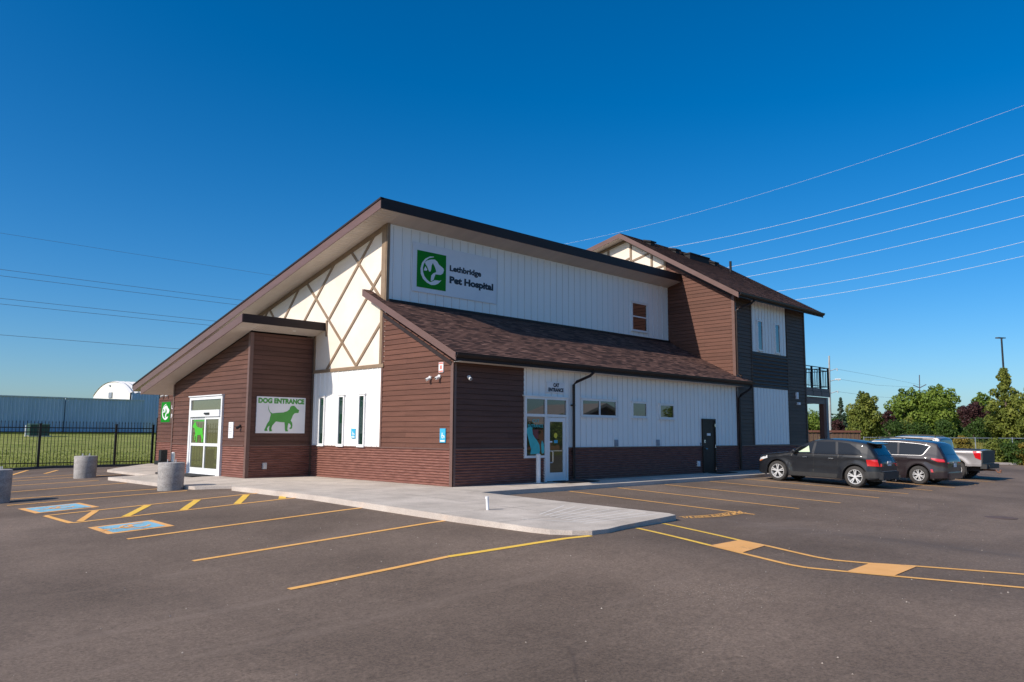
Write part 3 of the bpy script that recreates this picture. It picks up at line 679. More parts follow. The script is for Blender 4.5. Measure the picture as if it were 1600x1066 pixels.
part(m, 'soffit', mat('soffit_smooth', (.52, .46, .41), .6, (.60, .53, .47), .8, (3, .2, 1)), ur)
# vestibule roof
KV = -.25; ZV = 5.68; gz = lambda y: ZV+KV*(y-7.4)
vr = slope_roof('roof', -3.32, -.0, 7.42, 16.4, ZV, KV, .06, dark_roof, 'low porch roof over the dog entrance')
m = MB(); m.prism([(-3.35, 7.38, gz(7.4)+.02), (-3.35, 16.42, gz(16.4)+.02), (-3.35, 16.42, gz(16.4)-.26), (-3.35, 7.38, gz(7.4)-.26)], [(-3.32, 7.38, gz(7.4)+.02), (-3.32, 16.42, gz(16.4)+.02), (-3.32, 16.42, gz(16.4)-.26), (-3.32, 7.38, gz(7.4)-.26)])
m.box(-3.32, .0, 16.40, 16.43, gz(16.4)-.24, gz(16.4)+.01)
part(m, 'fascia', fascia_m, vr)
m = MB(); m.box(-3.32, .06, 7.36, 7.40, gz(7.4)-.27, gz(7.4)+.03); part(m, 'fascia', fascia_dk, vr)
gs = lambda y: gz(y)-.235
soffit_cross(-3.32, -2.59, 7.4, 16.4, gs, vr); soffit(-2.59, .0, 7.4, 8.17, gs, vr)
soffit(-2.59, 0, 14.72, 16.4, gs, vr)
m = MB(); m.lathe([(0, 0), (.06, 0), (.06, .02)], (-1.1, 7.8, gs(7.8)-.012), n=16); part(m, 'downlight', white_p, vr)
# lean-to roof
KL = .51; hz = lambda y: 4.06+KL*(y+.45)
lr = empty('x', (0, 0, 0), None, None); bpy.data.objects.remove(lr)
m = MB()
m.prism([(-.33, -.46, hz(-.46)), (-.33, 3.615, hz(3.615)), (-.33, 3.615, hz(3.615)-.05), (-.33, -.46, hz(-.46)-.05)], [(XB+.62, -.46, hz(-.46)), (XB+.02, 3.615, hz(3.615)), (XB+.02, 3.615, hz(3.615)-.05), (XB+.62, -.46, hz(-.46)-.05)])
def shingled(name, quad, parent, u, v, label=None, courses=None):
    """a sheet of shingles whose object axes lie in the roof plane, rows parallel to the eave"""
    u, v = Vector(u).normalized(), Vector(v).normalized(); nn = u.cross(v); o0 = Vector(quad[0])
    M = Matrix((u, v, nn)).transposed().to_4x4(); M.translation = o0
    pts = [Vector(p)-o0 for p in quad]; loc = [(p.dot(u), p.dot(v)) for p in pts]
    lo, hi = min(q[1] for q in loc), max(q[1] for q in loc); mm = MB(); pitch = .135; k = 0
    while lo+k*pitch < hi-1e-4:
        a, b = lo+k*pitch, min(lo+(k+1)*pitch, hi); k += 1
        c = clip(clip(loc, 1, a, True), 1, b, False)
        if len(c) < 3: continue
        mm.add([(x, y, .016*(1-(y-a)/pitch)+.004) for x, y in c], [tuple(range(len(c)))])
        bl = [p for p in c if abs(p[1]-a) < 1e-4]
        if len(bl) > 1:
            x0, x1 = min(p[0] for p in bl), max(p[0] for p in bl); mm.add([(x0, a, .02), (x1, a, .02), (x1, a, 0), (x0, a, 0)], [(0, 1, 2, 3)])
    o = mm.build(name, shingle, None); 
    if parent is not None: o.parent = parent; M = Matrix.Translation(-base(parent)) @ M
    o.matrix_local = M
    if label: o['label'] = label
    return o
lr = part(m, 'roof', dark_roof, B, label='low lean-to roof in front of the upper wall')
sh = shingled('shingles', [(-.36, -.50, hz(-.50)), (XB+.64, -.50, hz(-.50)), (XB+.04, 0.02, hz(0.02)), (XB, 3.61, hz(3.61)), (-.36, 3.61, hz(3.61))], lr, (1, 0, 0), (0, 1, KL))
shingled('shingles', [(-.36, 3.61, hz(3.61)), (-.012, 3.61, hz(3.61)), (-.012, 4.52, hz(4.52)), (-.36, 4.52, hz(4.52))], lr, (1, 0, 0), (0, 1, KL))
m = MB(); rk = lambda y, d: hz(y)+d
m.prism([(-.36, -.50, rk(-.5, .0)), (-.36, 4.54, rk(4.54, .0)), (-.36, 4.54, rk(4.54, -.24)), (-.36, -.50, rk(-.5, -.24))], [(-.33, -.50, rk(-.5, .0)), (-.33, 4.54, rk(4.54, 0)), (-.33, 4.54, rk(4.54, -.24)), (-.33, -.50, rk(-.5, -.24))])
part(m, 'fascia', fascia_m, lr)
m = MB(); m.prism([(-.33, 3.615, rk(3.615, -.01)), (-.33, 4.53, rk(4.53, -.01)), (-.33, 4.53, rk(4.53, -.2)), (-.33, 3.615, rk(3.615, -.2))], [(-.012, 3.615, rk(3.615, -.01)), (-.012, 4.53, rk(4.53, -.01)), (-.012, 4.53, rk(4.53, -.2)), (-.012, 3.615, rk(3.615, -.2))])
part(m, 'fascia', fascia_dk, lr)
m = MB(); m.prism([(-.33, -.45, rk(-.45, -.22)), (-.33, 3.9, rk(3.9, -.22)), (-.03, 3.9, rk(3.9, -.22)), (-.03, -.45, rk(-.45, -.22))], [(-.33, -.45, rk(-.45, -.2)), (-.33, 3.9, rk(3.9, -.2)), (-.03, 3.9, rk(3.9, -.2)), (-.03, -.45, rk(-.45, -.2))])
m.box(0, XB, -.44, 0.0, 3.80, 3.82); part(m, 'soffit', soffit_m, lr)
m = MB(); bar(m, L, (-.05, LT(0)-.11), (-3.8, LT(3.8)-.11), .12, .03, .06); part(m, 'frieze', fascia_dk, lr)
def gutter(x0, x1, y, ztop, parent):
    m = MB(); prof = [(0, 0), (0, -.13), (-.07, -.13), (-.12, -.06), (-.13, 0), (-.115, 0), (-.10, -.055), (-.06, -.115), (-.012, -.115), (-.012, 0)]
    m.prism([(x0, y+a, ztop+b) for a, b in prof], [(x1, y+a, ztop+b) for a, b in prof]); return part(m, 'gutter', gutter_m, parent)
gutter(-.36, XB+.66, -.47, 4.03, lr)
m = MB(); m.box(-.3, XB+.6, -.47, -.44, 3.80, 4.02); part(m, 'fascia', fascia_dk, lr)
m = MB(); m.box(.05, XB, 3.50, 3.60, 6.10, 6.19); part(m, 'flashing', fascia_dk, lr)
def downspout(pts, r=.05, parent=B):
    m = MB(); m.tube(pts, r, 8)
    for z in (2.6, 1.0):
        p = pts[-2]
        if p[2] > z > pts[-1][2]: m.box(p[0]-.075, p[0]+.075, p[1]-.01, p[1]+.09, z, z+.05)
    return part(m, 'downspout', gutter_m, parent, smooth=40)
downspout([(6.12, -.52, 3.92), (6.12, -.52, 3.80), (6.02, -.44, 3.68), (5.62, -.16, 3.46), (5.52, -.10, 3.35), (5.52, -.10, .07)])
downspout([(17.45, -.52, 3.92), (17.45, -.50, 3.78), (17.35, -.42, 3.66), (17.1, -.16, 3.42), (17.05, -.10, 3.3), (17.05, -.10, .07)])
# wing roof
eav = -.57; wz = lambda y: 8.06+.585*(y-eav) if y < 6.1 else 8.06+.585*(6.1-eav)-.22*(y-6.1)
WX0, WX1 = 16.35, 25.1
m = MB()
for y0, y1 in ((eav, 6.1), (6.1, 13.2)):
    m.prism([(WX0+.02, y0, wz(y0)), (WX0+.02, y1, wz(y1)), (WX0+.02, y1, wz(y1)-.06), (WX0+.02, y0, wz(y0)-.06)], [(WX1-.02, y0, wz(y0)), (WX1-.02, y1, wz(y1)), (WX1-.02, y1, wz(y1)-.06), (WX1-.02, y0, wz(y0)-.06)])
wr = part(m, 'roof', dark_roof, B, label='gabled roof of the two storey wing')
shingled('shingles', [(WX0, eav-.03, wz(eav-.03)), (WX1, eav-.03, wz(eav-.03)), (WX1, 6.1, wz(6.1)), (WX0, 6.1, wz(6.1))], wr, (1, 0, 0), (0, 1, .585))
m = MB()
for X0, X1 in ((WX0-.02, WX0+.012), (WX1-.012, WX1+.02)):
    for y0, y1 in ((eav-.03, 6.1), (6.1, 13.2)):
        m.prism([(X0, y0, wz(y0)-.01), (X0, y1, wz(y1)-.01), (X0, y1, wz(y1)-.25), (X0, y0, wz(y0)-.25)], [(X1, y0, wz(y0)-.01), (X1, y1, wz(y1)-.01), (X1, y1, wz(y1)-.25), (X1, y0, wz(y0)-.25)])
part(m, 'fascia', fascia_m, wr, split=True)
m = MB()
for y0, y1 in ((eav, 6.1), (6.1, 13.2)):
    for xa, xb in ((WX0+.012, XB-.0), (XE, WX1-.012)):
        m.add([(xa, y0, wz(y0)-.22), (xb, y0, wz(y0)-.22), (xb, y1, wz(y1)-.22), (xa, y1, wz(y1)-.22)], [(0, 1, 2, 3)])
m.add([(XB, eav, 7.86), (XE, eav, 7.86), (XE, 0.02, 8.1), (XB, 0.02, 8.1)], [(0, 1, 2, 3)])
part(m, 'soffit', soffit_m, wr, split=True)
gutter(WX0, WX1, eav-.02, 8.03, wr); m = MB(); m.box(WX0+.02, WX1-.02, eav-.02, eav+.01, 7.82, 8.04); part(m, 'fascia', fascia_dk, wr)
m = MB(); bar(m, BX, (-.05, BT(0)-.12), (-3.6, BT(3.6)-.12), .14, .03, .06); part(m, 'frieze', fascia_dk, wr)
downspout([(17.75, -.62, 7.94), (17.75, -.60, 7.80), (17.62, -.5, 7.68), (17.02, -.16, 7.42), (16.98, -.10, 7.3), (16.98, -.10, 4.36), (16.98, -.3, 4.28)])
# roof vents
for (x, y, s) in ((17.9, 5.3, .34), (19.9, 5.1, .34), (23.0, 4.6, .30)):
    m = MB(); z = wz(y); m.prism([(x-s/2, y-s/2, z-.15), (x+s/2, y-s/2, z-.15), (x+s/2, y+s/2, z), (x-s/2, y+s/2, z)], [(x-s/2, y-s/2, z+.10), (x+s/2, y-s/2, z+.10), (x+s/2, y+s/2, z+.18), (x-s/2, y+s/2, z+.18)])
    m.prism([(x-s*.75, y-s*.7, z+.07), (x+s*.75, y-s*.7, z+.07), (x+s*.75, y+s*.7, z+.19), (x-s*.75, y+s*.7, z+.19)], [(x-s*.75, y-s*.7, z+.15), (x+s*.75, y-s*.7, z+.15), (x+s*.75, y+s*.7, z+.27), (x-s*.75, y+s*.7, z+.27)]); part(m, 'roof_vent', roofcap, wr)
m = MB(); x, y = 21.3, 4.7; z = wz(y); m.box(x-.95, x+.95, y-.25, y+.3, z-.25, z+.14); m.box(x-1.0, x+1.0, y-.30, y+.36, z+.14, z+.21); part(m, 'roof_vent', roofcap, wr, label='long wide roof vent box')
m = MB(); x, y = 23.6, 3.9; m.tube([(x, y, wz(y)-.1), (x, y, wz(y)+.62)], .07, 10); part(m, 'vent_pipe', roofcap, wr, 40)

# windows
def window(fr, a0, a1, b0, b1, name='window', mullions=(), rails=(), gm=glass_w, fw=.06, parent=B, label=None, head=True, d=.07):
    m = MB(); d0 = 0.0
    fbox(m, fr, a0, a0+fw, b0, b1, d0, d); fbox(m, fr, a1-fw, a1, b0, b1, d0, d)
    fbox(m, fr, a0+fw, a1-fw, b0, b0+fw, d0, d-.003); fbox(m, fr, a0+fw, a1-fw, b1-fw, b1, d0, d-.003)
    for x in mullions: fbox(m, fr, x-fw/2, x+fw/2, b0+fw, b1-fw, d0, d-.006)
    for z in rails: fbox(m, fr, a0+fw, a1-fw, z-fw/2, z+fw/2, d0, d-.009)
    if head: fbox(m, fr, a0-.03, a1+.03, b1, b1+.035, d0, d+.02)
    o = part(m, name, white_p, parent, label=label)
    if head: m = MB(); fbox(m, fr, a0-.03, a1+.03, b0-.04, b0-.003, d0, d+.02); part(m, 'sill', white_p, o)
    xs = [a0+fw]+[c for x in mullions for c in (x-fw/2, x+fw/2)]+[a1-fw]; zs = [b0+fw]+[c for z in rails for c in (z-fw/2, z+fw/2)]+[b1-fw]
    for i in range(0, len(xs), 2):
        for j in range(0, len(zs), 2):
            m = MB(); fbox(m, fr, xs[i], xs[i+1], zs[j], zs[j+1], .0, .036); part(m, 'pane', gm, o)
    return o
for y in (7.43, 6.14, 4.84): window(L, -y-.19, -y+.19, ZC+.03, 2.95, gm=glass_g, fw=.055, label='narrow white framed slit window')
window(Rr, 6.0, 8.05, 2.25, 2.88, mullions=(7.03,), label='wide two pane window'); window(Rr, 9.0, 9.98, 2.27, 2.87); window(Rr, 10.82, 11.87, 2.25, 2.84)
window(U_, 13.92, 15.14, 6.44, 7.8, rails=(7.12,), label='upper window with a middle rail')
window(Rr, 19.0, 19.55, 5.62, 7.12, head=False, fw=.07); window(Rr, 20.75, 21.3, 5.62, 7.12, head=False, fw=.07)
# storefront: cat entrance
m = MB(); d = .09; fw = .075
for a0, a1, b0, b1 in ((3.07, 3.15, .81, 2.86), (4.05, 4.14, .0, 2.78), (5.14, 5.23, 0, 2.86), (3.15, 5.14, 2.78, 2.86), (3.15, 5.14, 2.19, 2.28), (3.15, 4.05, .81, .89)):
    fbox(m, Rr, a0, a1, b0, b1, 0, d-.004 if a1-a0 > .5 else d)
fbox(m, Rr, 3.0, 5.3, 2.86, 2.90, 0, .12)
sf = part(m, 'storefront', alu, B)
for a0, a1, b0, b1 in ((3.15, 4.05, 2.28, 2.78), (4.14, 5.14, 2.28, 2.78)):
    m = MB(); fbox(m, Rr, a0, a1, b0, b1, 0, .05); part(m, 'transom_pane', glass_w, sf)
m = MB(); fbox(m, Rr, 3.15, 4.05, .89, 2.19, 0, .05); part(m, 'window_pane', glass_w, sf)
# teal cat decals
def norm_poly(pts, x0, y0, w_, h_): return [((x-x0)/w_, (y0-y)/h_) for x, y in pts]
cat1 = [(68, 480), (75, 455), (95, 435), (110, 430), (120, 425), (128, 445), (130, 470), (135, 520), (150, 550), (180, 590), (205, 640), (212, 700), (205, 740), (110, 745), (118, 690), (105, 640), (90, 570), (78, 520)]
cat2 = [(232, 590), (238, 600), (250, 625), (256, 680), (254, 735), (232, 740), (226, 690), (224, 640)]
m = MB()
for ct in (cat1, cat2):
    fpoly(m, Rr, [(3.15+.9*(x-65)/195, .89+1.30*(760-y)/440) for x, y in ct][::-1], .05, .054)
part(m, 'cat_decal', teal, sf)
text('CAT', Rr, 3.45, 2.0, .34, teal, sf, 'decal_lettering', .054, .10); text('ENTRANCE', Rr, 3.24, 1.83, .74, teal, sf, 'decal_lettering', .054, .10)
m = MB(); fbox(m, Rr, 3.47, 3.75, 1.45, 1.76, .05, .052); part(m, 'poster', mat('dark_red_poster', (.12, .02, .025), .5, (.2, .04, .035), 8), sf)
m = MB(); fbox(m, Rr, 4.16, 4.30, .02, 2.17, 0, .07); fbox(m, Rr, 4.98, 5.12, .02, 2.17, 0, .07); fbox(m, Rr, 4.30, 4.98, .02, .30, 0, .068); fbox(m, Rr, 4.30, 4.98, 2.03, 2.17, 0, .068)
cdoor = part(m, 'glass_door', alu, B, label='aluminium framed glass cat door')
m = MB(); fbox(m, Rr, 4.30, 4.98, .30, 2.03, 0, .045); part(m, 'pane', glass_d, cdoor)
m = MB(); m.tube([Rr.p(4.34, 1.02, .06), Rr.p(4.37, 1.02, .13), Rr.p(4.39, 1.0, .13), Rr.p(4.39, .66, .13), Rr.p(4.37, .64, .13), Rr.p(4.32, .64, .06)], .018, 8)
fbox(m, Rr, 4.3, 4.98, 1.02, 1.05, .045, .075); part(m, 'handle', chrome, cdoor, 40)
m = MB(); fbox(m, Rr, 4.25, 4.42, 1.32, 1.37, .07, .074); part(m, 'sticker', signwhite, cdoor)
m = MB(); m.lathe([(0, 0), (.09, 0)], (0, 0, 0), n=16); m.v = [tuple(Rr.p(4.62+v[0], 1.56+v[1], .0475)) for v in m.v]; part(m, 'sticker', yellow_s, cdoor)
m = MB(); fbox(m, Rr, 4.54, 4.72, 1.30, 1.40, .045, .048); part(m, 'sticker', blue_s, cdoor)
# black service door
m = MB(); fbox(m, Rr, 13.95, 14.04, 0, 2.30, 0, .08); fbox(m, Rr, 14.93, 15.0, 0, 2.30, 0, .08); fbox(m, Rr, 14.04, 14.93, 2.22, 2.30, 0, .078); fbox(m, Rr, 14.04, 14.93, .0, 2.22, 0, .045)
bd = part(m, 'service_door', dark_door, B)
m = MB(); fbox(m, Rr, 14.32, 14.60, 1.58, 1.68, .045, .05); part(m, 'sign_plate', signwhite, bd)
m = MB(); m.tube([Rr.p(14.12, 1.02, .05), Rr.p(14.12, 1.02, .1), Rr.p(14.24, 1.02, .1)], .018, 8); fbox(m, Rr, 14.07, 14.17, 1.27, 1.40, .045, .06); part(m, 'handle', chrome, bd)
m = MB()
for z in (.1, 1.05, 1.95): fbox(m, Rr, 14.90, 14.96, z, z+.14, .08, .09)
part(m, 'hinge', chrome, bd, split=True)
# small wall boxes, vents, outlets
def wallbox(fr, a, b, w_, h_, mtl, name='wall_vent', d=.06):
    m = MB(); fbox(m, fr, a-w_/2, a+w_/2, b-h_/2, b+h_/2, 0, d); fbox(m, fr, a-w_*.35, a+w_*.35, b-h_*.35, b+h_*.3, d, d+.012); return part(m, name, mtl, B)
grey_box = mat('grey_vent', (.22, .25, .3), .5, (.28, .31, .36), 5)
for x in (8.02, 10.7): wallbox(Rr, x, 1.29, .19, .24, grey_box)
wallbox(Rr, 13.6, .40, .16, .22, signwhite, 'outlet_box', .09); wallbox(V_, -1.9, .42, .15, .22, galv, 'outlet_box', .09); wallbox(Rr, 13.93-.12, 1.22, .07, .12, grey_box, 'keypad')
wallbox(Rr, 22.9, 3.62, .16, .34, signwhite, 'wall_lamp', .1); wallbox(Rr, 23.05, 3.22, .26, .12, signwhite, 'wall_sensor', .1)
# sliding dog door
m = MB(); a0, a1 = -12.95, -10.05
fbox(m, VF, a0, a0+.14, 0, 2.98, 0, .10); fbox(m, VF, a1-.10, a1, 0, 2.98, 0, .10); fbox(m, VF, a0+.14, a1-.10, 2.86, 2.98, 0, .098)
fbox(m, VF, a0-.03, a1+.03, 2.98, 3.02, 0, .14); fbox(m, VF, a0+.14, a1-.10, 2.20, 2.45, 0, .16); fbox(m, VF, a0+.14, a1-.10, -.0, .03, 0, .12)
sdr = part(m, 'sliding_door', alu, B)
m = MB(); fbox(m, VF, a0+.14, a1-.10, 2.45, 2.86, 0, .05); part(m, 'transom_pane', glass_o, sdr)
m = MB(); fbox(m, VF, -11.35, -10.95, 2.28, 2.35, .16, .21); part(m, 'door_sensor', black, sdr)
for k, (x0, x1, dd_) in enumerate(((-12.81, -11.45, .07), (-11.45, -10.15, .11))):
    m = MB(); fw = .10
    fbox(m, VF, x0, x0+fw, .03, 2.19, 0, dd_); fbox(m, VF, x1-fw, x1, .03, 2.19, 0, dd_)
    for z0, z1 in ((.03, .25), (1.08, 1.19), (2.10, 2.19)): fbox(m, VF, x0+fw, x1-fw, z0, z1, 0, dd_-.004)
    lf = part(m, 'door_leaf', alu, sdr)
    m = MB(); fbox(m, VF, x0+fw, x1-fw, .25, 1.08, 0, dd_-.03); fbox(m, VF, x0+fw, x1-fw, 1.19, 2.10, 0, dd_-.03); part(m, 'leaf_pane', glass_o, sdr)
dog = [(240, 222), (248, 262), (262, 290), (285, 308), (340, 300), (400, 295), (440, 280), (462, 262), (470, 235), (485, 222), (510, 220), (528, 235), (545, 255), (565, 265), (562, 290), (552, 298), (530, 298), (515, 305), (500, 325), (490, 355), (480, 380), (495, 402), (500, 430), (495, 465), (475, 472), (468, 460), (482, 452), (482, 430), (470, 412), (455, 410), (450, 440), (447, 475), (458, 495), (430, 497), (422, 480), (420, 440), (415, 400), (370, 398), (325, 392), (310, 410), (290, 435), (281, 465), (290, 495), (262, 497), (258, 470), (263, 438), (255, 440), (238, 465), (243, 493), (213, 493), (212, 480), (225, 450), (235, 420), (258, 385), (265, 345), (272, 315), (255, 290), (243, 262)]
def figure(fr, pts, a0, a1, b0, b1, X0, X1, Y0, Y1, mtl, parent, name, d0, d1, flip=False):
    q = []
    for x, y in pts:
        t = (x-X0)/(X1-X0); t = 1-t if flip else t; q.append((a0+(a1-a0)*t, b0+(b1-b0)*(Y1-y)/(Y1-Y0)))
    m = MB(); fpoly(m, fr, q if flip else q[::-1], d0, d1); return part(m, name, mtl, parent)
figure(VF, dog, -12.66, -11.58, 1.22, 2.0, 212, 565, 220, 497, green_s, sdr, 'dog_decal', .042, .046, True)
m = MB(); fbox(m, VF, -12.6, -11.6, 2.02, 2.09, .04, .046); part(m, 'decal_band', green_s2, sdr)
m = MB(); VFm = MB(); fbox(m, Fr((0, 0, 0), (1, 0, 0)), 0, 0, 0, 0, 0, 0) if False else m.box(-3.6, -2.7, 10.3, 12.6, .0, .02); tag(m.build('door_mat', mat('mat_rubber', (.02, .02, .02), .9)), 'black rubber mat before the sliding dog door', 'door mat')
m = MB(); m.box(4.3, 5.9, -.95, -.2, .0, .018); tag(m.build('door_mat', mat('mat_rubber2', (.02, .02, .02), .9)), 'black rubber mat before the cat entrance door', 'door mat')
m = MB(); m.box(14.1, 15.5, -.8, -.2, .0, .018); tag(m.build('door_mat', MT['mat_rubber2']), 'black mat before the black service door', 'door mat')
# balcony on the wing's far end
bal = []
m = MB(); m.box(XE, 26.95, .02, 3.9, 3.95, 4.12); part(m, 'balcony_deck', mat('deck_timber', (.17, .135, .115), .7, (.24, .19, .165), 3, (.4, 3, 3)), B)
m = MB(); m.box(XE, 26.95, .0, .06, 3.68, 3.94); m.box(XE, 26.95, .14, .34, 3.30, 3.66); m.box(26.6, 26.88, .4, 3.9, 3.35, 3.65); part(m, 'balcony_beam', MT['deck_timber'], B, split=True)
m = MB(); m.box(26.35, 26.62, .12, .38, -.4, 3.30); part(m, 'balcony_post', wood_red, B); m = MB(); m.box(26.35, 26.62, 3.6, 3.86, -.4, 3.30); part(m, 'balcony_post', wood_red, B)
m = MB(); m.box(26.66, 26.90, .10, .36, -.4, 3.66); part(m, 'balcony_post', mat('grey_post', (.24, .22, .21), .7, (.3, .28, .27), 3), B)
m = MB()
for z in (5.24, 5.08, 4.22): m.box(XE, 26.92, .03, .07, z, z+.04); m.box(26.88, 26.92, .07, 3.9, z, z+.04)
for x in (24.1, 24.9, 25.9, 26.9): m.box(x-.03, x+.03, .0, .10, 3.72, 5.28)
for i in range(24):
    x = XE+.1+i*.12; j = .05*math.sin(i*2.3)
    m.tube([(x, .05, 4.24), (x+j, .05, 5.1)], .010, 4); 
for i in range(30): m.tube([(26.9, .2+i*.12, 4.24), (26.9, .2+i*.12, 5.1)], .010, 4)
part(m, 'balcony_railing', black, B)

# ---------------------------------------------------------------- signs and things on the walls
def board(name, fr, a0, a1, b0, b1, label, cat, mtl=signwhite, d0=.034, th=.02, group=None):
    r = empty(name, fr.p((a0+a1)/2, b0, 0), label, cat, group); m = MB(); fbox(m, fr, a0, a1, b0, b1, d0-.03, d0+th); m.build('panel', mtl, r); return r
def crescent():
    return [(385, 228), (320, 225), (250, 262), (200, 325), (177, 420), (185, 510), (220, 590), (280, 650), (350, 688), (410, 688), (460, 665), (495, 630), (512, 610), (480, 620), (440, 612), (400, 610), (385, 622), (345, 640), (325, 638), (280, 600), (240, 545), (218, 480), (213, 410), (228, 345), (262, 290), (310, 252), (385, 238)]
head = [(245, 320), (280, 290), (340, 275), (400, 275), (440, 310), (465, 355), (500, 385), (540, 420), (550, 450), (535, 500), (500, 525), (450, 520), (415, 515), (395, 570), (385, 606), (342, 630), (342, 580), (350, 530), (380, 498), (425, 480), (420, 440), (400, 390), (370, 330), (350, 370), (345, 430), (335, 470), (315, 470), (300, 440), (280, 390), (255, 350)]
tri = [(250, 385), (285, 440), (270, 458), (228, 452)]
def logo(fr, a0, a1, b0, b1, parent, d):
    m = MB(); fbox(m, fr, a0, a1, b0, b1, d-.01, d+.004); part(m, 'logo_square', green_s if d > .2 else MT['logo_green'], parent)
    m = MB()
    for pl in (crescent(), head, tri):
        q = []
        for x, y in pl:
            u = (x-125)/460; yt = 118+.208*(x-128); yb = 712+.165*(x-120); q.append((a0+(a1-a0)*u, b0+(b1-b0)*(yb-y)/(yb-yt)))
        fpoly(m, fr, q, d+.004, d+.009)
    part(m, 'logo_emblem', signwhite, parent)
mat('logo_green', (.003, .19, .004), .5, (.004, .22, .006), 2, spec=.2)
s1 = board('hospital_sign', U_, 1.07, 5.18, 6.62, 8.40, 'large white wall sign with green dog logo reading Lethbridge Pet Hospital', 'sign')
logo(U_, 1.26, 2.60, 6.79, 8.12, s1, .06)
text('Lethbridge', U_, 2.78, 7.59, 1.58, ink, s1, d=.060, height=.20, bold=.045); text('Pet Hospital', U_, 2.78, 7.14, 2.22, ink, s1, d=.060, height=.235, bold=.055)
s2 = board('dog_entrance_sign', V_, -2.29, -.34, 1.585, 2.90, 'white panel with green pointing dog under the words DOG ENTRANCE', 'sign')
text('DOG ENTRANCE', V_, -2.24, 2.675, 1.85, green_s2, s2, d=.058, height=.165, bold=.06)
figure(V_, dog, -1.96, -.60, 1.65, 2.60, 212, 565, 220, 497, green_s2, s2, 'dog_figure', .054, .060)
s3 = board('cat_entrance_sign', Rr, 4.18, 5.08, 3.03, 3.40, 'small white plate reading CAT ENTRANCE above the storefront', 'sign')
text('CAT', Rr, 4.49, 3.24, .30, ink, s3, d=.060, height=.115, bold=.07); text('ENTRANCE', Rr, 4.24, 3.075, .78, ink, s3, d=.060, height=.115, bold=.06)
s4 = board('hospital_sign', L, -22.7, -19.7, 2.05, 3.15, 'green logo square sign on the far brown wall, half hidden by the porch', 'sign', mtl=siding_dk)
logo(L, -22.6, -21.5, 2.1, 3.1, s4, .06)
text('Lethbridge', L, -21.35, 2.75, 1.3, signwhite, s4, d=.06, height=.17, bold=.03); text('Pet Hospital', L, -21.35, 2.3, 1.5, signwhite, s4, d=.06, height=.19, bold=.03)
def access(name, y, z0, z1, wd, label):
    r = board(name, L, -y-wd/2, -y+wd/2, z0, z1, label, 'sign', blue_s); h = z1-z0; m = MB(); c = -y; s = h*.5; cz = z0+h*.45
    for a in range(10):
        p, q = math.pi*(.75+a*.12), math.pi*(.75+(a+1)*.12); bar(m, L, (c+.1*s*2*math.cos(p), cz+.22*s*math.sin(p)*1.2), (c+.1*s*2*math.cos(q), cz+.22*s*math.sin(q)*1.2), .022, .054, .058)
    bar(m, L, (c-.02, cz+.5*s), (c-.01, cz+.08*s), .03, .054, .059); bar(m, L, (c-.01, cz+.08*s), (c+.07, cz+.06*s), .022, .054, .059); bar(m, L, (c+.07, cz+.06*s), (c+.09, cz-.2*s), .022, .054, .059)
    fbox(m, L, c-wd*.38, c+wd*.38, z0+.03, z0+.05+.02, .054, .058)
    m.build('wheelchair_symbol', signwhite, r)
access('accessible_sign', 5.32, 1.42, 1.76, .26, 'blue wheelchair plate between two slit windows'); access('accessible_sign', .42, 1.33, 1.76, .27, 'blue wheelchair plate near the brown building corner')
s5 = board('warning_sign', L, -.66, -.44, 3.50, 3.82, 'tiny white and red notice high on the brown corner wall', 'sign')
m = MB(); fbox(m, L, -.65, -.45, 3.51, 3.56, .054, .058); fbox(m, L, -.65, -.45, 3.76, 3.81, .054, .058); fbox(m, L, -.60, -.5, 3.60, 3.72, .054, .058); m.build('red_print', red_s, s5)
s6 = board('notice_board', VF, -9.52, -9.16, 1.40, 1.98, 'white printed notice beside the sliding door', 'notice')
m = MB()
for i in range(6): fbox(m, VF, -9.46, -9.46+.10+.12*((i*7) % 3)/2, 1.46+i*.08, 1.485+i*.08, .054, .057)
m.build('print', mat('grey_print', (.35, .35, .38), .5), s6)
m = MB(); 
def dome_cam(fr, a, b, label, dark=False):
    r = empty('security_camera', fr.p(a, b, 0), label, 'camera', 'security cameras on the walls'); mt = black if dark else white_p
    m = MB(); m.tube([fr.p(a, b, .03), fr.p(a, b, .08)], .055, 12); m.build('mount', mt, r, 40)
    m = MB(); m.tube([fr.p(a, b-.02, .07), fr.p(a-.02, b-.05, .12), fr.p(a-.03, b-.07, .18)], [.04, .054, .048], 12); m.build('housing', mt, r, 50)
    m = MB(); m.tube([fr.p(a-.03, b-.07, .181), fr.p(a-.032, b-.073, .19)], .028, 10); m.build('lens', black, r)
dome_cam(L, -1.08, 3.36, 'left white security camera of the pair under the notice on the corner wall'); dome_cam(L, -.62, 3.38, 'right white security camera of the pair, directly under the red notice')
dome_cam(Rr, .58, 3.36, 'single white security camera on the dark siding left of the cat entrance'); dome_cam(VF, -8.62, 1.83, 'small black camera on the porch wall near its corner', True)
dome_cam(L, -21.9, 3.45, 'white security camera above the far green sign, nearer the porch'); dome_cam(L, -22.5, 3.45, 'white security camera above the far green sign, at the wall end')

def at(u, v, D):
    d = F+R2*((u-800)/FPX)-U2*((v-533)/FPX); return CAM+d*D
